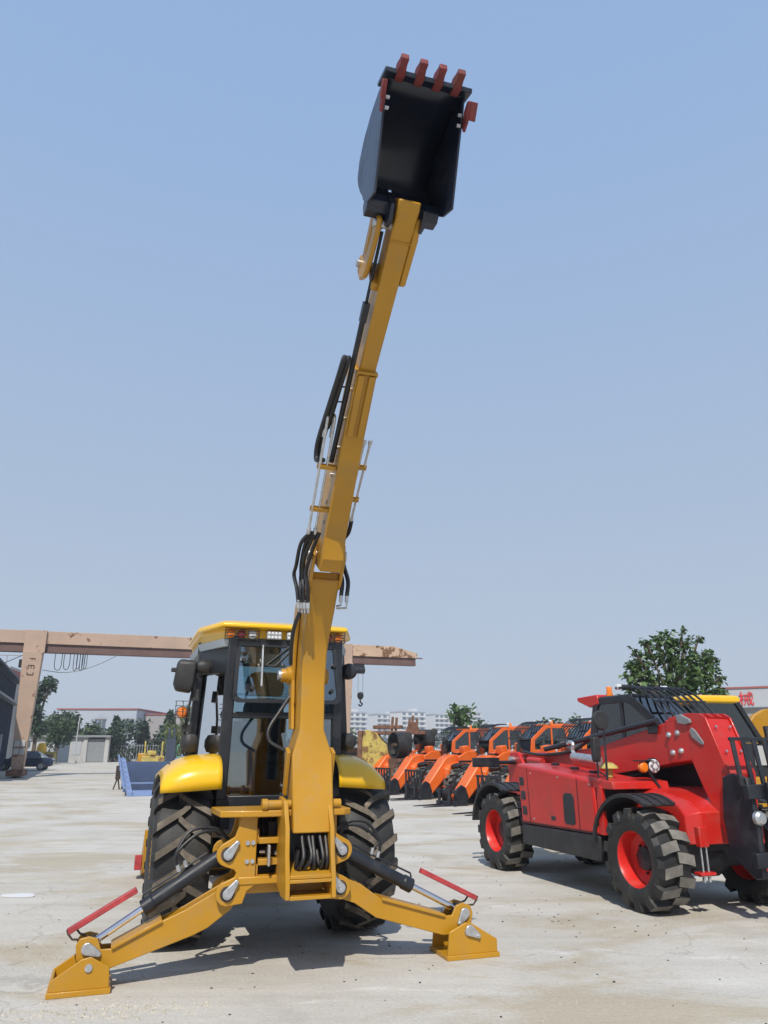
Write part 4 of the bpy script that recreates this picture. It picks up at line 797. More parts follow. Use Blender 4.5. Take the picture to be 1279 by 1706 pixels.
def low_head(paint, bo, bp):
    """boom head bent far forward and down, its black attachment frame standing on the ground"""
    gn = [(0.14, 1.49), (0.12, 1.97), (-0.12, 2.0), (-0.34, 1.93), (-1.36, 1.02), (-1.30, 0.80), (-1.12, 0.80), (-0.16, 1.46)]
    mb = MB(); mb.prism(gn, 'x', 0.80, 1.30); go = bp(mb, 'gooseneck', paint, 0.05)
    mb = MB(); mb.prism([(-0.30, 1.60), (-0.34, 1.64), (-0.85, 1.15), (-0.80, 1.10)], 'x', 0.79, 0.80); bp(mb, 'weld_strip', paint, 0, go)
    for x in (0.78, 1.32):
        mb = MB(); mb.prism([(1.2, 1.62), (1.2, 1.98), (0.55, 2.02), (0.18, 1.90), (0.18, 1.55)], 'x', x-0.05, x+0.05); bp(mb, 'boom_cheek', paint, 0.02)
    mb = MB(); mb.box(0.85, 1.25, 1.35, 1.75, 1.70, 2.18); bp(mb, 'boom_stop', paint, 0.04)
    mb = MB(); mb.box(0.90, 1.20, 0.55, 0.8, 1.95, 2.20); bp(mb, 'head_lug', paint, 0.03)
    def raw(mbx, name, m, bev): return mbx.build(name, m, go, bev)
    for x0, x1 in ((0.70, 0.76), (1.34, 1.40)):
        mb = MB(); mb.prism([(-1.05, 0.52), (-1.20, 0.60), (-1.45, 0.45), (-1.50, 0.02), (-1.02, 0.02), (-0.95, 0.25)], 'x', x0, x1); raw(mb, 'carriage_plate', 'black', 0.012)
    mb = MB(); mb.box(0.50, 1.60, -1.56, -1.50, 0.02, 0.14); mb2 = raw(mb, 'carriage_bar', 'black', 0.01)
    mb = MB(); mb.box(0.50, 1.60, -1.56, -1.50, 0.36, 0.46); raw(mb, 'carriage_bar', 'black', 0.01)
    for i in range(6):
        mb = MB(); mb.box(0.54+i*0.195, 0.61+i*0.195, -1.54, -1.50, 0.10, 0.95); raw(mb, 'backrest_bar', 'black', 0.006)
    mb = MB(); mb.box(0.52, 1.60, -1.55, -1.51, 0.90, 0.96); raw(mb, 'backrest_rail', 'black', 0.006)
    for x in (0.75, 1.30):
        mb = MB(); mb.box(x-0.05, x+0.05, -1.62, -1.57, 0.01, 0.50); mb.prism([(-1.57, 0.055), (-1.57, 0.01), (-2.5, 0.01), (-2.52, 0.02)], 'x', x-0.05, x+0.05); raw(mb, 'fork', 'black', 0.006)
    mb = MB(); mb.cyl((0.78, -0.95, 0.30), (0.9, -0.25, 0.85), 0.04, 10); raw(mb, 'tilt_rod', 'zinc', 0)
    mb = MB(); mb.tube(smooth_path([(0.76, -0.2, 1.05), (0.70, -0.5, 0.6), (0.66, -0.7, 0.15), (0.66, -0.4, 0.04), (0.72, 0.0, 0.3), (0.8, 0.3, 0.7)], 5), 0.016, 6); raw(mb, 'slack_hose', 'rubber_hose', 0)
def telehandler(paint, label, loc, rz, drop=0.0, low=False, tyre_m=('tyre', 'lug_grey'), rim_m='rim_red', group=None):
    th = empty('telehandler', loc, rz); tag(th, label, 'telehandler', group)
    tm = tyre_mesh('telehandler_tyre_mesh', 0.52, 0.43, 0.285, 14, 0.055, 0.08, 0.118, 0.40, tyre_m, 0.04)
    rm = rim_mesh('telehandler_rim_mesh', 0.285, 0.42, 0.10, rim_m)
    for i, (x, y) in enumerate(((0.225, 0.0), (1.725, 0.0), (0.225, 3.13), (1.725, 3.13))):
        t = link('tyre', tm, th, (x, y, 0.515), (R_(5 + 7*i), 0, 0 if x < 1 else math.pi)); link('wheel_rim', rm, t)
    mb = MB(); mb.box(0.50, 1.45, -0.2, 3.9, 0.42, 0.75); mb.cyl((0.42, 0, 0.515), (1.53, 0, 0.515), 0.12, 14); mb.cyl((0.42, 3.13, 0.515), (1.53, 3.13, 0.515), 0.12, 14)
    mb.lathe([(0.001, -0.28), (0.14, -0.24), (0.2, -0.1), (0.2, 0.1), (0.14, 0.24), (0.001, 0.28)], 16, 'x', (0.98, -0.02, 0.50)); mb.build('chassis', 'black', th, 0.02)
    # engine cover
    mb = MB(); mb.prism([(0.60, 0.69), (0.66, 1.30), (2.44, 1.455), (2.36, 0.675)], 'x', 0.055, 0.80)
    hood = mb.build('engine_cover', paint, th, 0.045, seg=3)
    mb = MB(); mb.prism([(0.28, 1.20), (0.30, 1.285), (0.70, 1.315), (0.70, 1.20)], 'x', 0.07, 0.86); mb.build('cover_lip', paint, hood, 0.012)
    mb = MB(); mb.box(0.10, 0.86, 0.50, 0.59, 0.72, 1.20); mb.build('cover_end', 'black', hood, 0.01)
    mb = MB(); mb.prism([(0.50, 0.70), (0.50, 1.22), (0.60, 1.28), (0.60, 0.70)], 'x', 0.06, 0.11); mb.build('cover_post', paint, hood, 0.006)
    mb = MB(); mb.prism([(0.62, 0.41), (0.60, 0.685), (2.355, 0.67), (2.33, 0.42)], 'x', 0.052, 0.55); mb.build('side_skirt', 'plastic', th, 0.02)
    for y0, y1, z0, z1 in ((1.06, 1.30, 0.76, 1.12),):
        mb = MB(); mb.prism([(y0, z0+0.03), (y0+0.03, z0), (y1-0.03, z0), (y1, z0+0.03), (y1, z1-0.04), (y1-0.04, z1), (y0+0.05, z1), (y0+0.01, z1-0.04)], 'x', 0.046, 0.08); gr = mb.build('side_grille', 'black', hood, 0.008)
    for yy, zz in ((2.30, 1.22), (2.275, 1.04), (2.25, 0.85)):
        mb = MB(); mb.prism([(yy-0.06, zz-0.055), (yy+0.055, zz-0.055), (yy+0.06, zz+0.055), (yy-0.05, zz+0.055)], 'x', 0.046, 0.08); mb.build('vent', 'black', hood, 0.01)
    mb = MB(); mb.box(0.046, 0.075, 1.50, 1.60, 0.78, 0.83); mb.build('latch', 'black', hood, 0.01)
    for y in (0.95, 1.35, 1.8):
        mb = MB(); mb.box(0.30, 0.36, y, y+0.12, 1.33+(y-0.66)*0.087, 1.345+(y-0.66)*0.087+0.02); mb.build('hinge', 'black', hood, 0.006)
    for y0, z0, y1, z1 in ((2.12, 0.70, 2.16, 1.40), (0.98, 0.70, 0.985, 1.30)):
        mb = MB(); mb.bar((0.0535, y0, z0), (0.0535, y1, z1), 0.005, 0.008, up=(0, 1, 0)); mb.build('panel_seam', 'black', hood)
    mb = MB(); mb.bar((0.0535, 0.66, 0.705), (0.0535, 2.33, 0.695), 0.005, 0.010); mb.build('panel_seam', 'black', hood)
    for y_, z_ in ((0.72, 1.24), (0.70, 0.76), (2.06, 1.33), (2.02, 0.76), (1.40, 1.30)):
        mb = MB(); mb.cyl((0.048, y_, z_), (0.056, y_, z_), 0.011, 8); mb.build('panel_bolt', 'zinc', hood)
    # exhaust and air intake
    mb = MB(); mb.cyl((0.42, 1.00, 1.505), (0.42, 1.55, 1.545), 0.058, 18); mb.tube(smooth_path([(0.42, 1.5, 1.56), (0.42, 1.56, 1.62), (0.42, 1.54, 1.70), (0.42, 1.60, 1.73), (0.42, 1.66, 1.71)], 4), 0.026, 10); mb.build('muffler', 'zinc', th)
    mb = MB(); mb.cyl((0.38, 0.76, 1.32), (0.38, 0.76, 1.42), 0.045, 12); mb.lathe([(0.001, 0.075), (0.05, 0.065), (0.10, 0.03), (0.115, 0.0), (0.05, -0.005)], 20, 'z', (0.38, 0.76, 1.42)); mb.build('air_intake_cap', 'rusty_yellow' if paint == 'red' else 'plastic', th)
    # fenders
    def fender(cx, cy):
        out = []; inn = []
        for a in range(4, 122, 9):
            out.append((cy + 0.64*math.cos(R_(a)), 0.56 + 0.60*math.sin(R_(a)))); inn.append((cy + 0.615*math.cos(R_(a)), 0.56 + 0.575*math.sin(R_(a))))
        mb = MB(); mb.prism(out + inn[::-1], 'x', cx-0.21, cx+0.21)
        for dx in (-0.19, -0.06, 0.06, 0.19):
            o2 = [(cy+(y-cy)*1.025, 0.56+(z-0.56)*1.025) for y, z in out]; mb.prism(o2 + out[::-1], 'x', cx+dx-0.02, cx+dx+0.02)
        mb.build('mudguard', 'plastic', th, 0.004)
    for cx in (0.235, 1.715):
        fender(cx, 0.06); fender(cx, 3.16)
    # nose over the front axle
    mb = MB(); P = [(-0.45, 0.68), (-0.45, 1.0), (-0.30, 1.10), (0.25, 1.21), (0.6, 1.21), (0.6, 0.68)]
    mb.prism(P, 'x', 0.60, 1.38)
    mb.loft([[(0.60, -0.45, 0.68), (0.60, -0.45, 1.0), (0.60, -0.30, 1.10), (0.60, 0.25, 1.20), (0.60, 0.6, 1.2), (0.60, 0.6, 0.68)], [(0.47, -0.36, 0.68), (0.49, -0.34, 0.96), (0.51, -0.22, 1.06), (0.51, 0.25, 1.16), (0.51, 0.6, 1.16), (0.47, 0.6, 0.68)]])
    mb.loft([[(1.38, -0.45, 0.68), (1.38, -0.45, 1.0), (1.38, -0.30, 1.10), (1.38, 0.25, 1.20), (1.38, 0.6, 1.2), (1.38, 0.6, 0.68)], [(1.50, -0.36, 0.68), (1.48, -0.34, 0.96), (1.46, -0.22, 1.06), (1.46, 0.25, 1.16), (1.46, 0.6, 1.16), (1.50, 0.6, 0.68)]])
    nose = mb.build('nose', paint, th, 0.012)
    for s_, x in ((-1, 0.60), (1, 1.36)):
        mb = MB(); mb.box(x-0.06, x+0.06, -0.475, -0.40, 0.66, 0.86); mb.build('axle_bracket', paint, nose, 0.01)
        for k in (-0.035, 0.035):
            mb = MB(); mb.cyl((x+k, -0.44, 0.33), (x+k, -0.44, 0.70), 0.011, 8); mb.cyl((x+k, -0.44, 0.325), (x+k, -0.44, 0.37), 0.02, 6); mb.build('axle_bolt', 'zinc', nose)
        mb = MB(); mb.box(x-0.10, x+0.10, -0.48, -0.37, 0.39, 0.42); mb.build('axle_clamp', paint, nose, 0.006)
    mb = MB(); mb.box(1.38, 1.43, 0.15, 2.5, 0.9, 1.25 if low else 1.62); mb.build('dark_gap_panel', 'black', nose, 0.01)  # black panel added to stand in for the dark gap under the boom
    mb = MB(); mb.box(0.62, 1.375, 0.62, 1.6, 0.9, 1.22); mb.build('boom_well', 'black', nose, 0.02)
    # boom: rear tower, main box, head
    PV = (3.75, 1.48)
    for x in (0.80, 1.30):
        mb = MB(); mb.prism([(3.20, 0.75), (3.35, 1.30), (3.62, 1.60), (3.86, 1.60), (3.95, 1.45), (3.95, 0.75)], 'x', x-0.03, x+0.03); mb.build('boom_tower', paint, th, 0.02)
    mb = MB(); mb.cyl((0.70, PV[0], PV[1]), (1.40, PV[0], PV[1]), 0.05, 14); mb.build('boom_pivot_pin', 'zinc', th)
    mb = MB(); mb.loft([[(0.90, 3.85, 1.36), (1.20, 3.85, 1.36), (1.20, 3.85, 1.58), (0.90, 3.85, 1.58)], [(0.88, 3.0, 1.33), (1.22, 3.0, 1.33), (1.22, 3.0, 1.58), (0.88, 3.0, 1.58)], [(0.88, 1.7, 1.28), (1.22, 1.7, 1.28), (1.22, 1.7, 1.66), (0.88, 1.7, 1.66)], [(0.88, 0.10, 1.50), (1.22, 0.10, 1.50), (1.22, 0.10, 1.98), (0.88, 0.10, 1.98)]])
    mb.rotx(*PV, drop); bo = mb.build('boom', paint, th, 0.015)
    def bp(mbx, name, m, bev=0.0, par=None): mbx.rotx(*PV, drop); return mbx.build(name, m, par or bo, bev)
    mb = MB(); mb.loft([[(0.872, 1.5, 1.31), (0.88, 1.5, 1.31), (0.88, 1.5, 1.34), (0.872, 1.5, 1.34)], [(0.872, 0.12, 1.50), (0.88, 0.12, 1.50), (0.88, 0.12, 1.53), (0.872, 0.12, 1.53)]]); bp(mb, 'weld_strip', paint)
    mb = MB(); mb.prism([(0.25, 1.48), (0.25, 1.97), (-0.14, 2.02), (-0.16, 1.52)], 'x', 0.865, 1.235); bp(mb, 'boom_head', paint, 0.012)
    mb = MB(); mb.cyl((0.84, 2.9, 1.64), (0.84, 0.35, 1.97), 0.036, 12); bp(mb, 'tilt_cylinder', 'black')
    for y, z in ((0.20, 1.80), (0.05, 1.82), (0.16, 1.60), (0.02, 1.62)):
        mb = MB(); mb.lathe([(0.001, -0.03), (0.02, -0.028), (0.036, -0.012), (0.038, 0.0)], 14, 'x', (0.865, y, z)); bp(mb, 'boom_bolt', 'zinc')
    mb = MB(); mb.prism([(0.0, 1.93), (0.02, 2.02), (-0.06, 2.03), (-0.20, 1.97), (-0.21, 1.93), (-0.12, 1.91)], 'x', 0.83, 0.865); bp(mb, 'pin_keeper', 'steel_grey', 0.008)
    mb = MB(); mb.box(0.84, 0.866, 0.38, 0.55, 1.82, 1.92); bp(mb, 'hose_clamp', 'black', 0.01)
    if low: low_head(paint, bo, bp)
    else: high_head(paint, bo, bp)
    # cab
    cab = empty('cab', (0, 0, 0)); cab.parent = th
    xi, xo = 1.46, 2.12
    side = [(2.55, 1.15), (2.62, 1.75), (2.46, 2.32), (2.36, 2.37), (1.62, 2.37), (1.50, 2.32), (0.98, 1.93), (0.88, 1.15)]
    win = [(2.40, 1.62), (2.46, 1.80), (2.36, 2.22), (2.30, 2.27), (1.70, 2.27), (1.60, 2.24), (1.12, 1.90), (1.10, 1.62)]
    for x, m in ((xi, 'cab_black'), (xo, 'cab_black' if paint == 'red' else paint)):
        mb = MB(); n = len(side); vs = []
        for dx in (-0.022, 0.022):
            vs += [(x+dx, y, z) for y, z in side]; vs += [(x+dx, y, z) for y, z in win]
        fs = []
        for i in range(n):
            j = (i+1) % n
            fs += [(i, j, n+j, n+i), (2*n+i, 3*n+i, 3*n+j, 2*n+j), (i, 2*n+i, 2*n+j, j), (n+i, n+j, 3*n+j, 3*n+i)]
        mb.add(vs, fs); fr = mb.build('cab_side_frame', m, cab, 0.012)
        mb = MB(); mb.box(x-0.02, x+0.02, 1.78, 1.84, 1.60, 2.28); mb.build('door_post', m, fr, 0.006)
        pane('window_pane', [(x, y, z) for y, z in win], fr, 'glass_dark')
    mb = MB(); mb.box(xi-0.01, xo+0.01, 0.88, 2.56, 0.95, 1.16); mb.build('cab_base', 'black', cab, 0.03)
    mb = MB(); mb.box(xi+0.02, xo-0.02, 1.60, 2.40, 2.33, 2.39); rfm = mb.build('cab_roof', 'cab_black' if paint == 'red' else paint, cab, 0.02)
    mb = MB(); mb.prism([(2.30, 2.28), (2.34, 2.42), (2.86, 2.40), (2.84, 2.34), (2.55, 2.24)], 'x', xi-0.03, xo+0.03); mb.build('roof_visor', paint, cab, 0.015)
    pane('window_pane', [(xi+0.02, 1.56, 2.33), (xo-0.02, 1.56, 2.33), (xo-0.02, 0.99, 1.92), (xi+0.02, 0.99, 1.92)], cab, 'glass')
    pane('window_pane', [(xi+0.02, 0.97, 1.90), (xo-0.02, 0.97, 1.90), (xo-0.02, 0.90, 1.18), (xi+0.02, 0.90, 1.18)], cab, 'glass')
    pane('window_pane', [(xi+0.02, 2.56, 1.3), (xo-0.02, 2.56, 1.3), (xo-0.02, 2.47, 2.30), (xi+0.02, 2.47, 2.30)], cab, 'glass')
    mb = MB(); mb.box(1.62, 1.98, 1.75, 2.1, 1.25, 1.42); mb.box(1.62, 1.98, 2.08, 2.2, 1.35, 2.0); mb.build('driver_seat', 'seat', cab, 0.05)
    mb = MB(); mb.tube([(1.80+0.17*math.cos(R_(a)), 1.45+0.10*math.sin(R_(a)), 1.62+0.12*math.sin(R_(a))) for a in range(0, 361, 20)], 0.014, 6); mb.build('steering_wheel', 'plastic', cab)
    gd = empty('front_guard', (0, 0, 0)); gd.parent = th
    for i in range(8):
        x = xi - 0.10 + i*0.115
        mb = MB(); mb.tube(smooth_path([(x, 1.75, 2.47), (x, 1.40, 2.46), (x, 1.10, 2.34), (x, 0.82, 2.10), (x, 0.70, 1.93)], 4), 0.016, 6); mb.build('guard_bar', 'black', gd)
    for y, z in ((1.74, 2.47), (1.38, 2.445), (0.98, 2.25), (0.71, 1.95)):
        mb = MB(); mb.tube([(xi-0.13, y, z), (xi+0.74, y, z)], 0.016, 6); mb.build('guard_rail', 'black', gd)
    for x in (xi-0.08, xo+0.06):
        mb = MB(); mb.box(x-0.035, x+0.035, 1.70, 1.78, 2.45, 2.52); mb.build('roof_light', 'lens_clear', gd, 0.01)
    mb = MB(); mb.lathe([(0.055, 0.0), (0.055, 0.04), (0.042, 0.045), (0.042, 0.13), (0.036, 0.145), (0.001, 0.148)], 16, 'z', (1.62, 2.28, 2.39)); mb.build('beacon', 'amber', th)
    # lamp on a stalk above the near front wheel, with mirror mast behind it
    mb = MB(); mb.tube([(0.80, 0.25, 1.05), (0.76, 0.28, 1.15), (0.62, 0.30, 1.36), (0.60, 0.30, 1.42)], 0.02, 8); mb.box(0.75, 0.85, 0.20, 0.30, 1.0, 1.08); ls = mb.build('lamp_stalk', 'black', th, 0.004)
    mb = MB(); mb.lathe([(0.001, 0.09), (0.06, 0.08), (0.088, 0.03), (0.09, -0.02), (0.08, -0.03)], 20, 'y', (0.665, 0.30, 1.455)); mb.build('lamp_housing', 'black', ls)
    mb = MB(); mb.lathe([(0.082, -0.02), (0.07, -0.035), (0.001, -0.042)], 20, 'y', (0.665, 0.30, 1.455)); hl = mb.build('headlamp', 'lens_clear', ls)
    for a in range(6):
        mb = MB(); mb.lathe([(0.022, 0.0), (0.018, -0.01), (0.001, -0.012)], 10, 'y', (0.665+0.045*math.cos(a*1.047), 0.264, 1.455+0.045*math.sin(a*1.047))); mb.build('led', 'zinc', hl)
    mb = MB(); mb.lathe([(0.06, 0.02), (0.06, -0.02), (0.045, -0.035), (0.001, -0.04)], 16, 'y', (0.525, 0.30, 1.44)); mb.build('indicator', 'amber', ls)
    mb = MB(); mb.box(0.46, 0.66, 0.26, 0.40, 1.505, 1.52); mb.build('lamp_hood', 'black', ls, 0.005)
    ms = empty('mirror_mast', (0, 0, 0)); ms.parent = th
    mb = MB(); mb.tube([(0.10, 0.42, 1.30), (0.11, 0.42, 1.85)], 0.013, 8); mb.tube([(0.0, 0.45, 1.32), (0.0, 0.45, 1.75)], 0.01, 8); mb.tube([(0.0, 0.45, 1.40), (0.10, 0.42, 1.34)], 0.01, 6); mb.build('mast', 'black', ms)
    mb = MB(); mb.lathe([(0.001, -0.03), (0.10, -0.028), (0.115, -0.005), (0.10, 0.04), (0.03, 0.06), (0.001, 0.062)], 22, 'y', (0.07, 0.42, 1.97)); mb.build('round_mirror', 'plastic', ms)
    mb = MB(); mb.loft([[(-0.055, 0.43, 1.50), (0.035, 0.43, 1.50), (0.035, 0.47, 1.50), (-0.055, 0.47, 1.50)], [(-0.06, 0.41, 1.56), (0.04, 0.41, 1.56), (0.04, 0.48, 1.56), (-0.06, 0.48, 1.56)], [(-0.055, 0.41, 1.78), (0.035, 0.41, 1.78), (0.035, 0.48, 1.78), (-0.055, 0.48, 1.78)]]); mb.build('long_mirror', 'plastic', ms, 0.015)
    # rear light box
    mb = MB(); mb.box(-0.03, 0.42, 3.58, 3.64, 1.375, 1.515); rb = mb.build('rear_light_box', 'black', th, 0.01)
    mb = MB(); mb.tube([(0.40, 3.64, 1.44), (0.80, 3.70, 1.44)], 0.03, 8); mb.build('light_box_arm', 'black', rb)
    mb = MB(); mb.tube(smooth_path([(0.10, 3.6, 1.37), (0.14, 3.6, 1.15), (0.10, 3.6, 0.95), (0.3, 3.6, 0.85), (0.6, 3.6, 0.95)], 4), 0.01, 6); mb.build('light_cable', 'rubber_hose', rb)
    mb = MB(); mb.cyl((0.78, 3.3, 1.48), (0.78, 2.9, 1.46), 0.05, 12); mb.build('lift_cylinder', paint, th)
    mb = MB(); mb.tube(smooth_path([(0.86, 3.6, 1.6), (0.84, 3.0, 1.56), (0.84, 2.2, 1.62), (0.86, 1.7, 1.80)], 6), 0.022, 8); mb.rotx(*PV, drop); mb.build('boom_hose', 'rubber_hose', th)
    return th
red_t = telehandler('red', 'glossy red telehandler with black fork carriage and red wheel rims', (2.647, 8.701, 0), R_(20.16))
ROW = 'orange telehandlers parked in a row'
og = telehandler('orange', 'orange telehandler nearest the red one, mostly hidden behind its rear', (0, 0, 0), 0, drop=R_(8.5), low=True, rim_m='orange', group=ROW)
def put(o, foot, a):
    a = R_(a); lx, ly = 1.05, -1.25
    o.location = (foot[0] - (lx*math.cos(a) - ly*math.sin(a)), foot[1] - (lx*math.sin(a) + ly*math.cos(a)), 0); o.rotation_euler = (0, 0, a)
put(og, (3.05, 21.3), -60)
for foot, lab, skip in (((2.14, 24.1), 'orange telehandler second nearest in the row, with low black frame', ('backrest_bar', 'backrest_rail')),
                        ((1.22, 27.0), 'orange telehandler in the middle of the row, with tall black fork frame', ()),
                        ((0.18, 29.7), 'orange telehandler second farthest in the row, beside the spoked black drums', ()),
                        ((-0.85, 32.4), 'farthest orange boom chassis without cab, behind the yellow right fender', ('cab', 'front_guard', 'beacon', 'mirror_mast'))):
    c = copy_tree(og, None, skip); c['label'] = lab; put(c, foot, -60 + random.uniform(-4, 4))

# ================================================================== WHEEL LOADER behind the red telehandler
wl = empty('wheel_loader', (6.22, 15.0, 0), R_(12)); tag(wl, 'yellow wheel loader with yellow cab roof standing behind the red telehandler', 'wheel loader')
ro2 = [(-0.52, -0.55), (0.48, -0.55), (0.55, 0.6), (-0.55, 0.6)]
mb = MB(); mb.loft([[(x*0.94, y*0.94, 2.47) for x, y in ro2], [(x, y, 2.50) for x, y in ro2], [(x, y, 2.585) for x, y in ro2], [(x*0.9, y*0.9, 2.62) for x, y in ro2]]); mb.build('roof', 'yellow_gloss', wl, 0.015)
for p0, p1 in (((-0.50, -0.5, 1.3), (-0.46, -0.5, 2.5)), ((0.86, -0.5, 1.75), (0.42, -0.5, 2.5)), ((-0.5, 0.5, 1.3), (-0.46, 0.5, 2.5)), ((0.86, 0.5, 1.75), (0.42, 0.5, 2.5)), ((0.86, -0.5, 1.3), (0.86, -0.5, 1.77)), ((0.86, 0.5, 1.3), (0.86, 0.5, 1.77))):
    mb = MB(); mb.bar(p0, p1, 0.09, 0.08, up=(0, 1, 0)); mb.build('pillar', 'cab_black', wl, 0.01)
pane('window_pane', [(-0.46, -0.5, 1.75), (0.84, -0.5, 1.75), (0.42, -0.5, 2.47), (-0.44, -0.5, 2.47)], wl, 'glass_dark')
pane('window_pane', [(-0.46, 0.5, 1.75), (0.84, 0.5, 1.75), (0.42, 0.5, 2.47), (-0.44, 0.5, 2.47)], wl, 'glass_dark')
pane('window_pane', [(0.86, -0.46, 1.77), (0.86, 0.46, 1.77), (0.43, 0.46, 2.47), (0.43, -0.46, 2.47)], wl, 'glass')
mb = MB(); mb.box(-0.55, 0.92, -0.54, 0.54, 1.0, 1.74); mb.build('cab_base', 'cab_black', wl, 0.03)
mb = MB(); mb.box(0.62, 0.90, -0.56, -0.545, 1.35, 1.70); mb.build('side_panel', 'white_wall', wl, 0.004)
mb = MB(); mb.box(-0.5, 1.1, -0.6, 0.6, 0.6, 1.15); mb.build('body', 'yellow', wl, 0.04)
mb = MB(); mb.box(-2.2, -0.6, -0.5, 0.5, 0.7, 1.5); mb.build('engine_hood', 'yellow', wl, 0.06)
tmw = tyre_mesh('loader_tyre_mesh', 0.55, 0.38, 0.3, 16, 0.04, 0.28, 0.08); rmw = rim_mesh('loader_rim_mesh', 0.3, 0.38, 0.2, 'yellow')
for x in (-1.3, 1.5):
    for y in (-0.75, 0.75): t = link('tyre', tmw, wl, (x, y, 0.55), (0, 0, math.pi/2 if y < 0 else -math.pi/2)); link('wheel_rim', rmw, t)
mb = MB(); mb.prism([(1.23, 0.95), (1.16, 1.95), (1.28, 2.10), (1.46, 2.30), (1.73, 2.42), (2.08, 2.45), (2.6, 1.6), (2.5, 1.4), (1.88, 1.9), (1.53, 1.5), (1.53, 0.95)], 'y', -0.50, -0.38); mb.build('loader_arm', 'yellow', wl, 0.02)
mb = MB(); mb.prism([(1.23, 0.95), (1.16, 1.95), (1.28, 2.10), (1.46, 2.30), (1.73, 2.42), (2.08, 2.45), (2.6, 1.6), (2.5, 1.4), (1.88, 1.9), (1.53, 1.5), (1.53, 0.95)], 'y', 0.38, 0.50); mb.build('loader_arm', 'yellow', wl, 0.02)
mb = MB(); mb.cyl((1.20, -0.46, 2.03), (1.46, -0.46, 2.62), 0.05, 12); mb.build('tilt_cylinder', 'steel_grey', wl)
mb = MB(); mb.prism([(2.3, 1.3), (2.5, 1.7), (2.9, 1.6), (3.0, 1.1), (2.5, 1.0)], 'y', -0.9, 0.9); mb.build('loader_bucket', 'yellow', wl, 0.02)
mb = MB(); mb.tube(smooth_path([(0.95, -0.55, 2.05), (0.95, -0.62, 1.6), (1.15, -0.62, 1.2), (1.5, -0.6, 1.0)], 6), 0.05, 8); mb.build('hydraulic_hose', 'rubber_hose', wl)

# ================================================================== GANTRY CRANE
gc = empty('gantry_crane', (-21.97, 47.0, 0), R_(18.3)); tag(gc, 'tall faded beige gantry crane spanning the yard with rust stains', 'gantry crane')
mb = MB(); mb.box(-9, 20.5, -0.35, 0.35, 7.92, 8.72); gd1 = mb.build('girder', 'pink_steel', gc, 0.02)
mb = MB(); mb.prism([(20.5, 7.92), (25.0, 7.92), (25.6, 7.94), (25.6, 8.28), (23.8, 8.72), (20.5, 8.72)], 'y', -0.352, 0.352); mb.build('girder_end', 'pink_rust', gc, 0.02)
mb = MB(); mb.box(-9, 25.5, -0.22, 0.22, 7.44, 7.918); mb.box(-9, 25.5, -0.30, 0.30, 7.40, 7.44); mb.build('trolley_rail', 'girder_dark', gc)
mb = MB(); mb.box(25.55, 26.1, -0.1, 0.1, 7.93, 7.99); mb.build('end_stop', 'girder_dark', gc)
def gleg(xc, m):
    mb = MB(); mb.box(xc-0.62, xc+0.62, -0.55, -0.36, 7.35, 8.74); mb.build('leg_head', m, gc, 0.02)
    def r(w, d, z, dx=0): return [(xc+dx-w, -0.5-d, z), (xc+dx+w, -0.5-d, z), (xc+dx+w, -0.5+d, z), (xc+dx-w, -0.5+d, z)]
    mb = MB(); mb.loft([r(0.34, 0.3, 0.45, 0.02), r(0.56, 0.45, 7.34)]); mb.build('leg', m, gc, 0.02)
    mb = MB(); mb.box(xc-0.45, xc+0.45, -1.6, 0.8, 0.10, 0.45); mb.build('end_carriage', 'rust', gc, 0.02)
    for y in (-1.3, 0.5):
        mb = MB(); mb.cyl((xc-0.1, y, 0.18), (xc+0.1, y, 0.18), 0.18, 16); mb.build('carriage_wheel', 'rust_dark', gc)
gleg(0.0, 'pink_steel'); gleg(20.0, 'pink_steel')
for z, m in ((1.75, 'steel_grey'), (1.30, 'white_wall')):
    mb = MB(); mb.box(-0.30, 0.0, -0.98, -0.86, z, z+0.36); mb.build('switch_box', 'white_wall', gc, 0.02)
    mb = MB(); mb.box(0.03, 0.30, -0.98, -0.86, z, z+0.36); mb.build('switch_box', 'white_wall', gc, 0.02)
# stencilled strokes on the leg
zz = 6.95
for rows in ((((-0.16, 0.0), (0.16, 0.0)), ((0.16, 0.0), (0.16, -0.12)), ((0.0, 0.0), (0.0, -0.12))), (((-0.16, 0.0), (0.16, 0.0)), ((-0.16, 0.0), (-0.16, -0.22)), ((0.0, 0.0), (0.0, -0.18)), ((0.16, 0.0), (0.16, -0.22))), (((-0.18, 0.0), (-0.18, -0.14)), ((-0.18, -0.14), (0.16, -0.14)), ((0.16, -0.14), (0.16, 0.0)))):
    mb = MB()
    for (a, b), (c, d) in rows:
        mb.bar((a+0.02, -0.955+(7.0-(zz+b))*0.0, zz+b), (c+0.02, -0.955, zz+d), 0.05, 0.012)
    mb.build('stencil_mark', 'mark', gc); zz -= 0.42
# hoist, hook and hanging cables
mb = MB(); mb.box(20.5, 21.6, -0.25, 0.25, 7.1, 7.36); mb.cyl((20.9, -0.35, 6.95), (21.55, -0.35, 6.95), 0.26, 14); mb.box(20.3, 20.9, -0.3, 0.3, 6.75, 7.15); ho = mb.build('hoist', 'black', gc, 0.02)
for x in (21.1, 21.45):
    mb = MB(); mb.tube([(x, -0.35, 6.8), (x, -0.35, 5.35)], 0.02, 5); mb.build('hoist_rope', 'steel_grey', ho)
mb = MB(); mb.lathe([(0.001, 0.30), (0.2, 0.2), (0.24, 0.0), (0.15, -0.2), (0.001, -0.25)], 14, 'z', (21.28, -0.35, 5.15)); mb.tube(smooth_path([(21.28, -0.35, 4.9), (21.28, -0.35, 4.75), (21.42, -0.35, 4.62), (21.30, -0.35, 4.48), (21.14, -0.35, 4.58)], 5), 0.055, 8); mb.build('hook', 'black', ho)
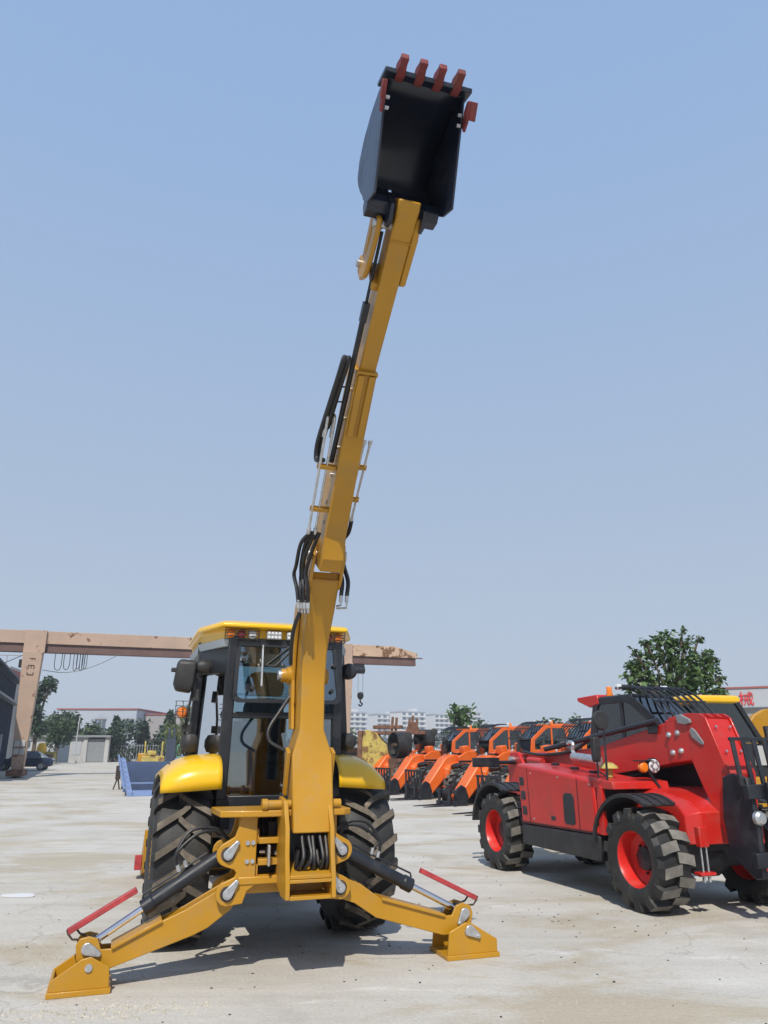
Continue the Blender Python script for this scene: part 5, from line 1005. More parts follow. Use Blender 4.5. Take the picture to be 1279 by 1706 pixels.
for i, (x, w, d) in enumerate(((1.45, 0.40, 1.1), (1.95, 0.34, 1.05), (2.45, 0.20, 1.1), (2.62, 0.18, 1.0), (2.8, 0.16, 1.1), (2.92, 0.14, 1.05), (3.05, 0.14, 1.0))):
    mb = MB(); mb.tube(smooth_path([(x-w/2, -0.25, 7.42), (x-w/2, -0.25, 7.42-d*0.7), (x-w*0.25, -0.25, 7.42-d*0.96), (x+w*0.25, -0.25, 7.42-d*0.96), (x+w/2, -0.25, 7.42-d*0.7), (x+w/2, -0.25, 7.42)], 6), 0.022, 5); mb.build('festoon_cable', 'rubber_hose', gc)
mb = MB(); mb.tube(smooth_path([(-6, -0.3, 7.4), (-4.5, -0.3, 6.2), (-2.5, -0.3, 6.3), (-0.5, -0.5, 7.2)], 8), 0.025, 5); mb.build('sagging_cable', 'rubber_hose', gc)
mb = MB(); mb.tube(smooth_path([(0.6, -0.4, 6.3), (2.0, -0.3, 6.2), (3.5, -0.3, 6.6), (5.0, -0.3, 7.4)], 8), 0.02, 5); mb.build('sagging_cable', 'rubber_hose', gc)
mb = MB(); mb.box(-0.75, -0.57, -0.6, -0.4, 6.4, 6.9); mb.build('floodlight', 'black', gc, 0.02)

# ================================================================== BLUE RAMP
rp = empty('loading_ramp', (-8.1, 28.9, 0), R_(21.5)); tag(rp, 'pale blue steel loading ramp with dark mesh deck sloping up away', 'loading ramp')
Ln, Hh, Wd = 6.4, 1.08, 2.3
for x in (-Wd/2, Wd/2):
    mb = MB(); mb.prism([(0, 0.0), (0, 0.16), (Ln, Hh+0.16), (Ln, Hh-0.12)], 'x', x-0.09, x+0.09); mb.build('side_rail', 'blue_ramp', rp, 0.01)
    mb = MB(); mb.prism([(0.3, 0.23), (0.3, 0.30), (Ln, Hh+0.32), (Ln, Hh+0.25)], 'x', x-0.20-0.03, x-0.20+0.03) if x < 0 else mb.prism([(0.3, 0.23), (0.3, 0.30), (Ln, Hh+0.32), (Ln, Hh+0.25)], 'x', x+0.17, x+0.23); mb.build('guard_rail', 'blue_ramp', rp, 0.01)
    for k in range(7):
        y = 0.5 + k*0.95; z = Hh*y/Ln
        mb = MB(); mb.box(min(x, x+math.copysign(0.22, x)), max(x, x+math.copysign(0.22, x)), y-0.05, y+0.05, z+0.05, z+0.22); mb.build('rail_bracket', 'blue_ramp', rp)
mb = MB(); mb.prism([(0.85, 0.155), (Ln, Hh+0.02), (Ln, Hh-0.05), (0.85, 0.09)], 'x', -Wd/2+0.09, Wd/2-0.09); mb.build('deck', 'blue_mesh', rp)
mb = MB(); mb.prism([(0, 0.0), (0, 0.03), (0.85, 0.165), (0.85, 0.08)], 'x', -Wd/2+0.09, Wd/2-0.09); mb.build('toe_plate', 'blue_ramp', rp)
mb = MB(); mb.box(-Wd/2+0.09, Wd/2-0.09, 1.9, 2.15, 0.325, 0.40); mb.build('cross_plate', 'blue_ramp', rp)
for i in range(34):
    y = 1.0 + i*0.158
    if 1.85 < y < 2.2: continue
    mb = MB(); mb.box(-Wd/2+0.1, Wd/2-0.1, y, y+0.02, 0.165+Hh*(y-0.85)/Ln*0.975, 0.195+Hh*(y-0.85)/Ln*0.975); mb.build('grating_bar', 'blue_mesh', rp)
for x in (-1.1, 1.1):
    mb = MB(); mb.box(x-0.06, x+0.06, Ln-0.9, Ln-0.78, 0, Hh-0.2); mb.build('leg', 'rust_dark', rp)
mb = MB(); mb.box(-1.45, -1.25, Ln-1.2, Ln-1.0, 0.4, 0.95); mb.tube([(-1.35, Ln-1.1, 0.5), (-1.5, Ln-1.15, 0.0)], 0.03, 6); mb.tube([(-1.35, Ln-1.1, 0.5), (-1.25, Ln-1.1, 0.0)], 0.03, 6); mb.build('jack_stand', 'rust_dark', rp)

# ================================================================== OLD YELLOW MACHINE AND DRUMS
om = empty('scrap_crusher', (-0.1, 33.2, 0), R_(-8)); tag(om, 'rusty yellow scrap machine with slanted plate behind the orange row', 'old machine')
mb = MB(); mb.prism([(-0.95, 0.3), (-0.75, 2.30), (-0.62, 2.42), (-0.20, 2.30), (0.42, 1.55), (0.42, 0.3)], 'y', -0.35, 0.35); mb.build('hopper_plate', 'rusty_yellow', om, 0.02)
mb = MB(); mb.box(-0.98, -0.78, -0.42, 0.42, 0.2, 2.38); mb.build('frame_post', 'rust', om, 0.02)
mb = MB(); mb.box(-0.4, 1.9, -0.3, 0.4, 2.22, 2.36); mb.build('top_beam', 'rust', om, 0.01)
mb = MB(); mb.box(-0.35, 0.9, -0.2, 0.2, 2.45, 2.60); mb.build('upper_beam', 'rust', om, 0.01)
for x, h in ((0.45, 2.95), (0.62, 2.92), (1.18, 2.85), (1.32, 3.0), (1.5, 2.85)):
    mb = MB(); mb.bar((x, -0.1, 2.34), (x+0.05, -0.1, h), 0.10, 0.12); mb.build('lug', 'rust', om, 0.01)
mb = MB(); mb.prism([(1.05, 2.34), (1.2, 2.72), (1.5, 2.72), (1.66, 2.34)], 'y', -0.2, 0.2); mb.build('pedestal', 'rust', om, 0.01)
mb = MB(); mb.box(-1.6, 3.0, 0.2, 1.0, 0.3, 1.35); mb.build('base_frame', 'rust', om, 0.02)
def drum(loc, rz, r, w, lab):
    d = empty('spoked_drum', loc, rz); tag(d, lab, 'drum', 'spoked black drums behind the orange row')
    mb = MB(); mb.lathe([(r*0.93, -w/2), (r, -w/2), (r, w/2), (r*0.93, w/2)], 36, 'x', (0, 0, r), closed=True); mb.build('drum_shell', 'tyre', d, smooth=30)
    mb = MB(); mb.cyl((-w/2-0.05, 0, r), (w/2+0.05, 0, r), r*0.16, 14); mb.build('hub', 'rust_dark', d)
    for k in range(6):
        a = R_(k*60+12); mb = MB(); mb.bar((0, r*0.14*math.cos(a), r+r*0.14*math.sin(a)), (0, r*0.95*math.cos(a), r+r*0.95*math.sin(a)), 0.12, 0.06, up=(1, 0, 0)); mb.build('spoke', 'rust_dark', d)
    mb = MB(); mb.box(-w*0.5, w*0.5, -0.35, 0.35, -loc[2], 0.02); mb.build('pedestal', 'rust', d)
    return d
drum((0.62, 31.7, 1.25), R_(28), 0.52, 0.55, 'larger spoked black drum beside the rusty yellow plate')
drum((1.75, 33.6, 1.60), R_(30), 0.42, 0.6, 'smaller spoked black drum left of the nearest orange cabs')
for (x, y, z, lab) in ((0.95, 30.2, 2.12, 'round black mirror on a stalk above the larger drum'), (2.02, 31.2, 2.28, 'round black mirror on a stalk above the smaller drum')):
    mm = empty('stalk_mirror', (x, y, 0)); tag(mm, lab, 'mirror', 'round mirrors on stalks')
    mb = MB(); mb.lathe([(0.001, -0.03), (0.14, -0.02), (0.15, 0.0), (0.12, 0.05), (0.001, 0.07)], 18, 'y', (0, 0, z)); mb.build('mirror_disc', 'plastic', mm)
    mb = MB(); mb.tube([(0, 0.04, 0.0), (0, 0.04, z)], 0.015, 6); mb.build('stalk', 'black', mm)

# ================================================================== LEFT SIDE BUILDINGS
def flat_box(name, parent, x0, x1, y0, y1, z0, z1, m, bev=0.0): mb = MB(); mb.box(x0, x1, y0, y1, z0, z1); return mb.build(name, m, parent, bev)
sh = empty('navy_shed', (-24.9, 48.4, 0), R_(21)); tag(sh, 'dark navy metal shed along the left edge behind the crane leg', 'shed')
flat_box('wall', sh, -9, 0, -12, 15, 0, 6.7, 'navy_wall')
for i in range(34): flat_box('wall_rib', sh, 0.0, 0.06, -11.8+i*0.78, -11.68+i*0.78, 0.3, 6.6, 'navy_wall')
mb = MB(); mb.prism([(-9.4, 6.7), (0.5, 6.7), (0.5, 6.85), (-4.4, 8.3), (-9.4, 6.85)], 'y', -12.4, 15.2); mb.build('roof', 'navy_wall', sh)
flat_box('gutter', sh, 0.061, 0.5, -12, 15, 4.95, 5.1, 'steel_grey')
for i in range(3): flat_box('drain_pipe', sh, 0.061, 0.25, 1.5+i*2.6, 1.8+i*2.6, 0.2, 2.6, 'fascia')
ob = empty('white_office', (-38, 76, 0), R_(10)); tag(ob, 'white flat roofed office with red band behind the navy shed', 'building')
flat_box('wall', ob, -9, 0.2, 0, 8, 0, 8.6, 'white_wall'); flat_box('red_band', ob, -9.1, 0.3, -0.06, 8.1, 8.62, 9.3, 'roof_red'); flat_box('parapet', ob, -9, 0.2, 0, 8, 9.32, 9.6, 'white_wall')
for i in range(4):
    w = flat_box('window', ob, -6.8+i*2.1, -5.5+i*2.1, -0.05, 0.02, 5.6, 7.0, 'win'); flat_box('window_sill', w, -6.9+i*2.1, -5.4+i*2.1, -0.12, -0.06, 5.5, 5.59, 'white_wall')
for i in range(6):
    mb = MB(); mb.tube([(-7.5+i*1.8, 0.2, 9.6), (-7.5+i*1.8, 0.2, 10.7)], 0.04, 5); mb.build('railing_post', 'steel_grey', ob)
mb = MB(); mb.tube([(-7.5, 0.2, 10.7), (1.5, 0.2, 10.7)], 0.04, 5); mb.build('railing', 'steel_grey', ob)
gh = empty('gatehouse', (-40.0, 98, 0), R_(3)); tag(gh, 'low white gatehouse with dark doorway near the far gate', 'building')
flat_box('wall', gh, -4.6, 2.0, 0, 4, 0, 3.0, 'white_wall'); flat_box('roof', gh, -4.9, 5.4, -0.5, 4.3, 3.0, 3.25, 'steel_grey')
flat_box('door', gh, -1.6, 0.3, -0.06, 0.0, 0, 2.6, 'win'); flat_box('window', gh, 0.6, 1.7, -0.06, 0.0, 0.9, 2.5, 'fascia'); flat_box('window', gh, -3.4, -1.9, -0.06, 0.0, 0.9, 2.5, 'fascia')
flat_box('pillar', gh, 2.02, 2.5, -0.2, 0.4, 0, 3.0, 'white_wall'); flat_box('pillar', gh, 4.7, 5.2, -0.2, 0.4, 0, 3.0, 'white_wall'); flat_box('steel_gate', gh, 2.52, 4.68, 0.0, 0.1, 0.05, 2.8, 'fence')
fb = empty('grey_factory', (-48, 122, 0), R_(0)); tag(fb, 'large pale blue grey factory with three windows behind the trees', 'building')
flat_box('wall', fb, -4, 8.6, 0, 20, 0, 7.55, 'factory'); flat_box('coping', fb, -4.2, 8.8, -0.15, 20.1, 7.55, 7.75, 'roof_red')
for i in range(3):
    x = -2.3 + i*4.4; w = flat_box('window', fb, x, x+1.7, -0.10, -0.01, 4.6, 6.0, 'win')
    for k in range(2): flat_box('mullion', w, x+0.5+k*0.6, x+0.58+k*0.6, -0.16, -0.105, 4.6, 6.0, 'fascia')
    flat_box('window_sill', w, x-0.15, x+1.85, -0.25, -0.105, 4.45, 4.58, 'factory2'); flat_box('window_hood', w, x-0.1, x+1.8, -0.22, -0.105, 6.05, 6.2, 'factory2')
for i in range(14): flat_box('cladding_rib', fb, -3.6+i*0.88, -3.54+i*0.88, -0.05, -0.005, 0.2, 4.3, 'factory')
f2 = empty('warm_grey_factory', (-36, 126, 0), 0); tag(f2, 'lower warm grey factory with red coping right of the pale factory', 'building')
flat_box('wall', f2, -3.3, 12, 0, 20, 0, 6.9, 'factory2'); flat_box('coping', f2, -3.3, 12.2, -0.15, 20, 6.9, 7.1, 'roof_red')
fe = empty('yard_fence', (-33.5, 100, 0), R_(2)); tag(fe, 'grey vertical bar fence in front of the far trees', 'fence')
for i in range(40): flat_box('fence_bar', fe, -6.2+i*0.34, -6.12+i*0.34, 0, 0.06, 0.1, 2.2, 'fence')
for z in (0.3, 1.95): flat_box('fence_rail', fe, -6.3, 7.2, 0.061, 0.10, z, z+0.08, 'fence')
pl = empty('flag_pole', (-36.6, 92, 0)); tag(pl, 'slim white pole standing beside the gatehouse', 'pole'); mb = MB(); mb.tube([(0, 0, 0), (0.1, 0, 5.4)], [0.09, 0.05], 8); mb.build('shaft', 'white_wall', pl); flat_box('footing', pl, -0.25, 0.25, -0.25, 0.25, 0, 0.2, 'white_wall')
# parked car
def car(loc, rz):
    c = empty('parked_car', loc, rz); tag(c, 'dark blue saloon car parked behind the crane leg', 'car')
    def sec(x, hw, zb_, zt_): return [(x, -hw, zb_), (x, hw, zb_), (x, hw*1.02, (zb_+zt_)/2), (x, hw*0.92, zt_), (x, -hw*0.92, zt_), (x, -hw*1.02, (zb_+zt_)/2)]
    mb = MB(); mb.loft([sec(-2.25, 0.72, 0.4, 0.75), sec(-2.1, 0.84, 0.3, 0.92), sec(-1.2, 0.88, 0.28, 0.98), sec(0.6, 0.88, 0.28, 0.95), sec(1.9, 0.86, 0.3, 0.82), sec(2.25, 0.74, 0.4, 0.66)]); mb.build('body', 'car', c, 0.05)
    def cs(x, hw, z): return [(x, -hw, z), (x, hw, z)]
    mb = MB(); mb.loft([[(-1.7, -0.8, 0.95), (-1.7, 0.8, 0.95), (1.0, 0.8, 0.93), (1.0, -0.8, 0.93)], [(-1.0, -0.62, 1.40), (-1.0, 0.62, 1.40), (0.2, 0.62, 1.42), (0.2, -0.62, 1.42)]]); mb.build('greenhouse', 'win', c, 0.03)
    mb = MB(); mb.box(-1.0, 0.2, -0.6, 0.6, 1.42, 1.46); mb.build('roof', 'car', c, 0.02)
    for x in (-1.4, 1.4):
        for y in (-0.8, 0.8): mb = MB(); mb.cyl((x, y-0.1, 0.32), (x, y+0.1, 0.32), 0.32, 20); w = mb.build('wheel', 'tyre', c, 0.02); mb = MB(); mb.cyl((x, y-0.115, 0.32), (x, y+0.115, 0.32), 0.2, 16); mb.build('rim', 'zinc', w)
    return c
car((-28.6, 62.0, 0), R_(-165))
yb2 = empty('yellow_machine', (-38.8, 88, 0)); tag(yb2, 'small yellow machine with tall drum standing at the gatehouse door', 'machine')
mb = MB(); mb.lathe([(0.5, 0.3), (0.55, 0.5), (0.55, 1.7), (0.35, 2.2), (0.001, 2.3)], 16, 'z'); mb.build('drum', 'yellow_gloss', yb2); flat_box('base', yb2, -0.6, 1.6, -0.5, 0.5, 0, 0.35, 'rust_dark'); flat_box('engine', yb2, 0.7, 1.6, -0.4, 0.4, 0.36, 1.3, 'rusty_yellow', 0.05)
gb_ = empty('scrap_bin', (-37.5, 86.5, 0)); tag(gb_, 'mossy brown scrap bin beside the small yellow machine', 'bin'); mb = MB(); mb.loft([[(-0.5, -0.5, 0), (0.5, -0.5, 0), (0.5, 0.5, 0), (-0.5, 0.5, 0)], [(-0.55, -0.55, 0.9), (0.55, -0.55, 0.9), (0.55, 0.55, 0.9), (-0.55, 0.55, 0.9)]]); mb.build('bin_body', 'rust', gb_, 0.02); flat_box('rim', gb_, -0.6, 0.6, -0.6, 0.6, 0.9, 1.0, 'rust_dark')
# forklift, green frame and hut right of the far gate
fk = empty('forklift', (-17.6, 62, 0), R_(15)); tag(fk, 'yellow forklift with tall dark mast beyond the blue ramp', 'forklift')
for x in (0.35, 0.75): flat_box('mast_rail', fk, x-0.07, x+0.07, -0.1, 0.1, 0, 3.2, 'navy_wall')
flat_box('carriage', fk, 0.2, 0.9, -0.2, -0.1, 0.4, 2.4, 'navy_wall'); flat_box('body', fk, -1.6, 0.1, -0.5, 0.5, 0.4, 1.1, 'rusty_yellow', 0.05)
for x in (-1.4, -0.1):
    for y in (-0.45, 0.45): flat_box('overhead_post', fk, x-0.05, x+0.05, y-0.05, y+0.05, 1.1, 2.2, 'rusty_yellow')
flat_box('overhead_guard', fk, -1.5, 0.0, -0.5, 0.5, 2.2, 2.3, 'black', 0.02)
flat_box('counterweight', fk, -1.9, -1.2, -0.45, 0.45, 0.45, 1.3, 'yellow', 0.08)
flat_box('engine_cover', fk, -1.2, -0.5, -0.4, 0.4, 1.1, 1.5, 'rusty_yellow', 0.08)
for x in (-1.2, -0.1): mb = MB(); mb.cyl((x, -0.55, 0.32), (x, 0.55, 0.32), 0.32, 16); mb.build('wheel', 'tyre', fk)
gf = empty('green_frame', (-16.1, 62.5, 0)); tag(gf, 'pale green steel frame beside the small white hut', 'frame')
for a, b in (((-0.9, 0, 0), (-0.5, 0, 1.9)), ((-0.5, 0, 1.9), (1.2, 0, 1.9)), ((1.2, 0, 1.9), (1.2, 0, 0)), ((-0.7, 0, 1.0), (1.2, 0, 1.0)), ((0.3, 0, 0), (0.3, 0, 1.9))):
    mb = MB(); mb.bar(a, b, 0.12, 0.12); mb.build('frame_bar', 'green_steel', gf)
ht = empty('white_hut', (-14.6, 64, 0)); tag(ht, 'small white hut with grey flat roof left of the backhoe cab', 'building')
flat_box('wall', ht, -1.5, 3.0, 0, 3, 0, 2.9, 'white_wall'); flat_box('roof', ht, -1.9, 3.4, -0.5, 3.2, 2.9, 3.05, 'steel_grey'); flat_box('window', ht, -0.8, 0.4, -0.05, 0, 1.1, 2.2, 'win'); flat_box('red_pallet', ht, -2.2, 1.0, -2.5, -1.2, 0, 0.7, 'roof_red')
rb_ = empty('far_sand_heap', (-21.5, 88, 0)); tag(rb_, 'low white heap in front of the far fence', 'heap'); mb = MB(); mb.lathe([(1.6, 0.0), (1.3, 0.35), (0.6, 0.75), (0.001, 0.85)], 14, 'z'); mb.build('heap', 'fascia', rb_)
# low cluttered sheds behind the backhoe's right side
ls_ = empty('low_shed', (-2.4, 44, 0)); tag(ls_, 'low brown shed and dark truck body behind the backhoe right wheel', 'shed')
flat_box('wall', ls_, -2.0, 3.4, 0, 4, 0, 1.7, 'rust'); flat_box('roof', ls_, -2.4, 3.7, -0.6, 4.2, 1.7, 1.85, 'steel_grey'); flat_box('dark_opening', ls_, -1.4, 1.6, -0.05, 0.0, 0, 1.4, 'black'); flat_box('sign_plate', ls_, 0.6, 1.3, -0.12, -0.06, 0.9, 1.25, 'white_wall')
# ================================================================== SIGN BUILDING on the right
sb = empty('sign_building', (21.3, 45.5, 0), R_(-30)); tag(sb, 'long low building with pale fascia and red sign character at right edge', 'building')
flat_box('wall', sb, -1.0, 22, 0, 8, 0, 3.95, 'factory2'); flat_box('fascia', sb, -1.2, 22, -0.3, 0.0, 3.96, 5.05, 'fascia', 0.02); flat_box('coping', sb, -1.25, 22, -0.36, 0.1, 5.05, 5.15, 'roof_red')
for i in range(5): w = flat_box('window', sb, 1+i*3.4, 3+i*3.4, -0.05, 0.0, 1.0, 3.0, 'win')
cu = bpy.data.curves.new('sign_character', 'FONT'); cu.body = '\u68b0'; cu.size = 0.85; cu.extrude = 0.03; cu.align_x = 'CENTER'
tmp = bpy.data.objects.new('sign_tmp', cu); col.objects.link(tmp); bpy.context.view_layer.update()
dg = bpy.context.evaluated_depsgraph_get(); sme = bpy.data.meshes.new_from_object(tmp.evaluated_get(dg)); bpy.data.objects.remove(tmp)
sme.materials.clear(); sme.materials.append(M['sign_red'])
so = link('sign_character', sme, sb, (0.34, -0.34, 4.14), (math.pi/2, 0, 0))
# ================================================================== FAR APARTMENTS
bandm = {}
def apartment(loc, rz, L, D, H, floors, lab):
    b = empty('apartment_block', loc, R_(rz)); tag(b, lab, 'building', 'far white apartment blocks')
    flat_box('wall', b, 0, L, 0, D, 0, H, 'apt'); flat_box('roof', b, -0.4, L+0.4, -0.4, D+0.4, H, H+0.7, 'apt_grey')
    flat_box('stair_head', b, L*0.62, L*0.80, D*0.3, D*0.7, H+0.7, H+2.6, 'apt')
    fh = H/floors; nb = max(3, int(L/4.2)); key = (round(L), floors)
    mbw = MB(); mbw.box(0, 2.6, -0.15, -0.02, 0, fh*0.50); mw = mbw.mesh('facade_window_mesh', 'win', smooth=0)
    mbe = MB(); mbe.box(-0.02+0.04, 0.15, 0, 1.3, 0, fh*0.48); me_ = mbe.mesh('end_window_mesh', 'win', smooth=0)
    mbb = MB(); mbb.box(0, L/nb*0.92, -1.2, -0.02, 0, 0.95); mbal = mbb.mesh('balcony_mesh', 'apt', smooth=0)
    for f in range(floors):
        z = f*fh
        if z < 3: continue
        for k in range(nb):
            x = L*k/nb
            link('window', mw, b, (x+0.7, 0, z+fh*0.36)); link('balcony', mbal, b, (x+L/nb*0.04, 0, z-0.02))
        for k in range(2): link('window', me_, b, (L, D*0.22+k*D*0.42, z+fh*0.3))
apartment((-31, 505, 0), 36, 24, 13, 24.5, 8, 'leftmost far white apartment block, nearest the backhoe cab')
apartment((-5, 540, 0), 36, 20, 10, 24.5, 8, 'second far apartment block from the left, partly behind its neighbour')
apartment((11.5, 500, 0), 36, 20, 13, 24.5, 8, 'third far apartment block from the left, with broad white end wall')
apartment((35, 530, 0), 36, 26, 12, 24.0, 8, 'fourth far apartment block from the left, left of the thin tree')
apartment((60, 545, 0), 36, 12, 11, 26, 9, 'rightmost far apartment block, just right of the thin tree')

# ================================================================== TREES
def leaf_mesh(mb, p, size, droop=0.3, ratio=0.62):
    d = Vector((random.gauss(0, 1), random.gauss(0, 1), random.gauss(-droop, 0.7))).normalized()
    s = d.cross(Vector((random.gauss(0, 0.5), random.gauss(0, 0.5), 1))); s = s.normalized() if s.length > 1e-3 else Vector((1, 0, 0))
    n = s.cross(d); L = size*random.uniform(0.7, 1.25); w = L*ratio/2
    a = p; t = p + d*L; m1 = p + d*L*0.42
    l1 = m1 + s*w + n*w*0.35; r1 = m1 - s*w + n*w*0.35
    mb.add([a, l1, t, r1], [(0, 1, 2), (0, 2, 3)])
def tree(name, label, cat, loc, th_, tr, clumps, n, size, m, group=None, shell=0.55, droop=0.3, ratio=0.62):
    t = empty(name, loc); tag(t, label, cat, group)
    mb = MB(); top = Vector((0, 0, th_))
    mb.tube([(0, 0, -0.05), (0.02, 0, th_*0.5), top], [tr, tr*0.85, tr*0.65], 8)
    for (x, y, z, r) in clumps:
        c = Vector((x, y, z)); mid = top.lerp(c, 0.5) + Vector((random.uniform(-.1, .1), random.uniform(-.1, .1), 0.05))
        mb.tube([top*0.9, mid, c], [tr*0.55, tr*0.3, tr*0.1], 6)
        for _ in range(4):
            e = c + Vector((random.gauss(0, 1), random.gauss(0, 1), random.gauss(0.2, 0.8))).normalized()*r*0.8; mb.tube([mid, c.lerp(e, 0.5), e], [tr*0.16, tr*0.1, tr*0.05], 4)
    mb.build('trunk', 'bark', t)
    mb = MB(); tot = sum(c[3]**2 for c in clumps)
    for (x, y, z, r) in clumps:
        for _ in range(int(n*r*r/tot)):
            v = Vector((random.gauss(0, 1), random.gauss(0, 1), random.gauss(0, 1))).normalized()*r*(shell+(1-shell)*random.random()**0.5)*random.uniform(0.75, 1.12)
            leaf_mesh(mb, Vector((x, y, z))+v, size, droop, ratio)
    mb.build('crown', m, t, smooth=0, recalc=False)
    return t
# broad-leaved tree over the red telehandler
cl = [(-0.75, 0, 3.35, 0.42), (-0.55, 0.2, 3.85, 0.42), (-0.1, 0, 4.20, 0.42), (0.15, 0.1, 4.45, 0.30), (0.45, 0, 4.0, 0.45), (0.95, 0.1, 3.65, 0.45), (0.2, -0.3, 3.5, 0.5), (-0.2, 0.3, 3.2, 0.5), (0.75, 0, 3.15, 0.45), (-0.95, 0, 2.85, 0.35), (0.2, 0, 2.9, 0.5), (1.2, -0.1, 2.95, 0.3), (1.32, -0.2, 2.80, 0.28), (-0.4, 0.2, 2.75, 0.4), (1.1, 0.1, 4.0, 0.25), (-0.95, 0.1, 3.75, 0.22), (0.55, 0, 4.42, 0.2), (1.45, -0.2, 2.66, 0.16)] + [(1.25*math.cos(R_(a_))*random.uniform(0.85, 1.15)+0.1, 0, 3.45+1.1*math.sin(R_(a_))*random.uniform(0.8, 1.2), random.uniform(0.10, 0.17)) for a_ in range(-20, 210, 18)]
tree('broadleaf_tree', 'leafy dark green broadleaf tree rising behind the red telehandler', 'tree', (7.55, 20.0, 0), 2.4, 0.09, cl, 2700, 0.165, 'leaf', shell=0.30, droop=0.6, ratio=0.72)
# shrubs at the right edge
for i, (x, y, h) in enumerate(((9.9, 20.5, 2.0), (10.9, 21.5, 2.1), (11.9, 22.0, 2.2))):
    tree('shrub', ('leftmost', 'middle', 'rightmost')[i] + ' green shrub between the loader roof and the sign building', 'shrub', (x, y, 0), 0.8, 0.05, [(random.uniform(-.5, .5), random.uniform(-.4, .4), 0.8+random.random()*(h-1.2), 0.45) for _ in range(7)], 700, 0.15, 'leaf', 'shrubs at the right edge', droop=0.5)
# small trees in front of the apartments and behind the orange row
small = [((4.1, 46, 0), 4.3, 1.1, 'leaf', 'thin open tree between the fourth and rightmost apartment blocks', 420, 0.36), ((7.8, 70, 0), 4.3, 1.7, 'leaf_mid', 'rounded tree right of the thin tree, above the second orange cab', 700, 0.4),
         ((12.6, 60, 0), 4.1, 1.3, 'leaf_mid', 'two-headed tree above the second nearest orange cab', 500, 0.36), ((11.2, 66, 0), 3.7, 1.2, 'leaf_mid', 'small tree left of the two-headed tree', 400, 0.36), ((17.6, 68, 0), 4.5, 1.7, 'leaf_mid', 'bushy tree above the nearest orange cab', 700, 0.4), ((15.8, 80, 0), 4.0, 1.6, 'leaf_far', 'low dark tree between the two-headed and bushy trees', 600, 0.4),
         ((-3.9, 60, 0), 3.8, 1.3, 'leaf_mid', 'dull green tree before the leftmost apartment block', 500, 0.36)]
for loc, h, r, m, lab, n, sz in small:
    cls = [(random.uniform(-r, r), random.uniform(-.5, .5)*r, h-0.35*r-random.random()*1.7, r*random.uniform(0.32, 0.55)) for _ in range(9)]
    tree('small_tree', lab, 'tree', loc, h*0.5, 0.1, cls, n, sz, m, 'small trees behind the orange row', shell=0.3)
# belt of trees in front of the factories
def conifer(loc, h, r, m, lab, n=1600):
    t = empty('conifer', loc); tag(t, lab, 'tree', 'trees before the far factories')
    mb = MB(); mb.tube([(0, 0, 0), (0, 0, h*0.95)], [0.16, 0.03], 7); mb.build('trunk', 'bark', t)
    mb = MB()
    for _ in range(n):
        q = random.random()**0.75; z = h*(0.08+0.92*q); rr = r*(1-q)**0.8*(0.75+0.25*math.sin(q*40))
        a = random.uniform(0, 6.283); k = random.random()**0.5
        leaf_mesh(mb, Vector((math.cos(a)*rr*k, math.sin(a)*rr*k, z)), 0.55, 0.4)
    mb.build('crown', m, t, smooth=0, recalc=False)
con = [(-36.2, 104, 5.6, 1.9), (-32.0, 103, 4.8, 1.7), (-29.0, 104, 6.3, 2.6), (-25.2, 106, 6.3, 2.2), (-23.0, 105, 6.4, 2.2), (-20.9, 103, 5.6, 2.0)]
cl_ = ['narrow dark conifer between the first and second factory windows', 'short dark conifer below the second factory window', 'tall dark conifer below the third factory window', 'pointed dark conifer at the corner of the pale factory', 'pointed dark conifer before the warm grey factory', 'short dark conifer left of the willow']
for (x, y, h, r), lab in zip(con, cl_): conifer((x, y, 0), h, r, 'leaf_far', lab)
bro = [((-45.2, 108, 0), 6.4, 2.6, 'leaf_far', 'dense dark tree behind the gatehouse roof'), ((-40.8, 107, 0), 5.0, 2.5, 'leaf_mid', 'spreading tree above the gatehouse'), ((-34.6, 101.5, 0), 4.9, 2.9, 'leaf_far', 'round dark tree right of the slim pole'), ((-27.4, 101.5, 0), 4.7, 3.2, 'leaf_far', 'broad dark tree behind the fence'), ((-23.3, 101.5, 0), 5.0, 3.0, 'leaf_mid', 'broad green tree behind the forklift')]
for loc, h, r, m, lab in bro:
    cls = [(random.uniform(-r, r)*0.75, random.uniform(-.5, .5)*r, 0.9+random.random()*(h-1.6), r*random.uniform(0.4, 0.6)) for _ in range(11)]
    tree('broad_tree', lab, 'tree', loc, h*0.4, 0.2, cls, 2400, 0.55, m, 'trees before the far factories', shell=0.4)
cls = [(random.uniform(-1.6, 2.2), random.uniform(-1, 1), 1.2+random.random()*4.0, random.uniform(0.7, 1.15)) for _ in range(14)] + [(1.2, 0, 5.6, 0.9), (0.2, 0, 5.2, 0.9), (2.2, 0, 4.6, 1.0)]
tree('willow_tree', 'light yellow green willow left of the backhoe cab', 'tree', (-20.0, 78, 0), 2.4, 0.2, cls, 2600, 0.45, 'leaf_light', shell=0.35, droop=1.6, ratio=0.3)
cls = [(random.uniform(-0.6, 0.6), random.uniform(-.8, .8), 3.0+random.random()*5.4, random.uniform(0.6, 1.0)) for _ in range(12)]
tree('dark_tree', 'tall dark tree hidden half behind the crane leg', 'tree', (-37.0, 82, 0), 4.0, 0.25, cls, 1500, 0.5, 'leaf_far', shell=0.35)
cls = [(random.uniform(-1.6, 1.6), random.uniform(-.8, .8), 2.2+random.random()*2.2, random.uniform(0.7, 1.1)) for _ in range(9)]
tree('gate_tree', 'rounded green tree right of the crane leg', 'tree', (-39.2, 93, 0), 2.0, 0.2, cls, 1200, 0.45, 'leaf_mid', shell=0.35)
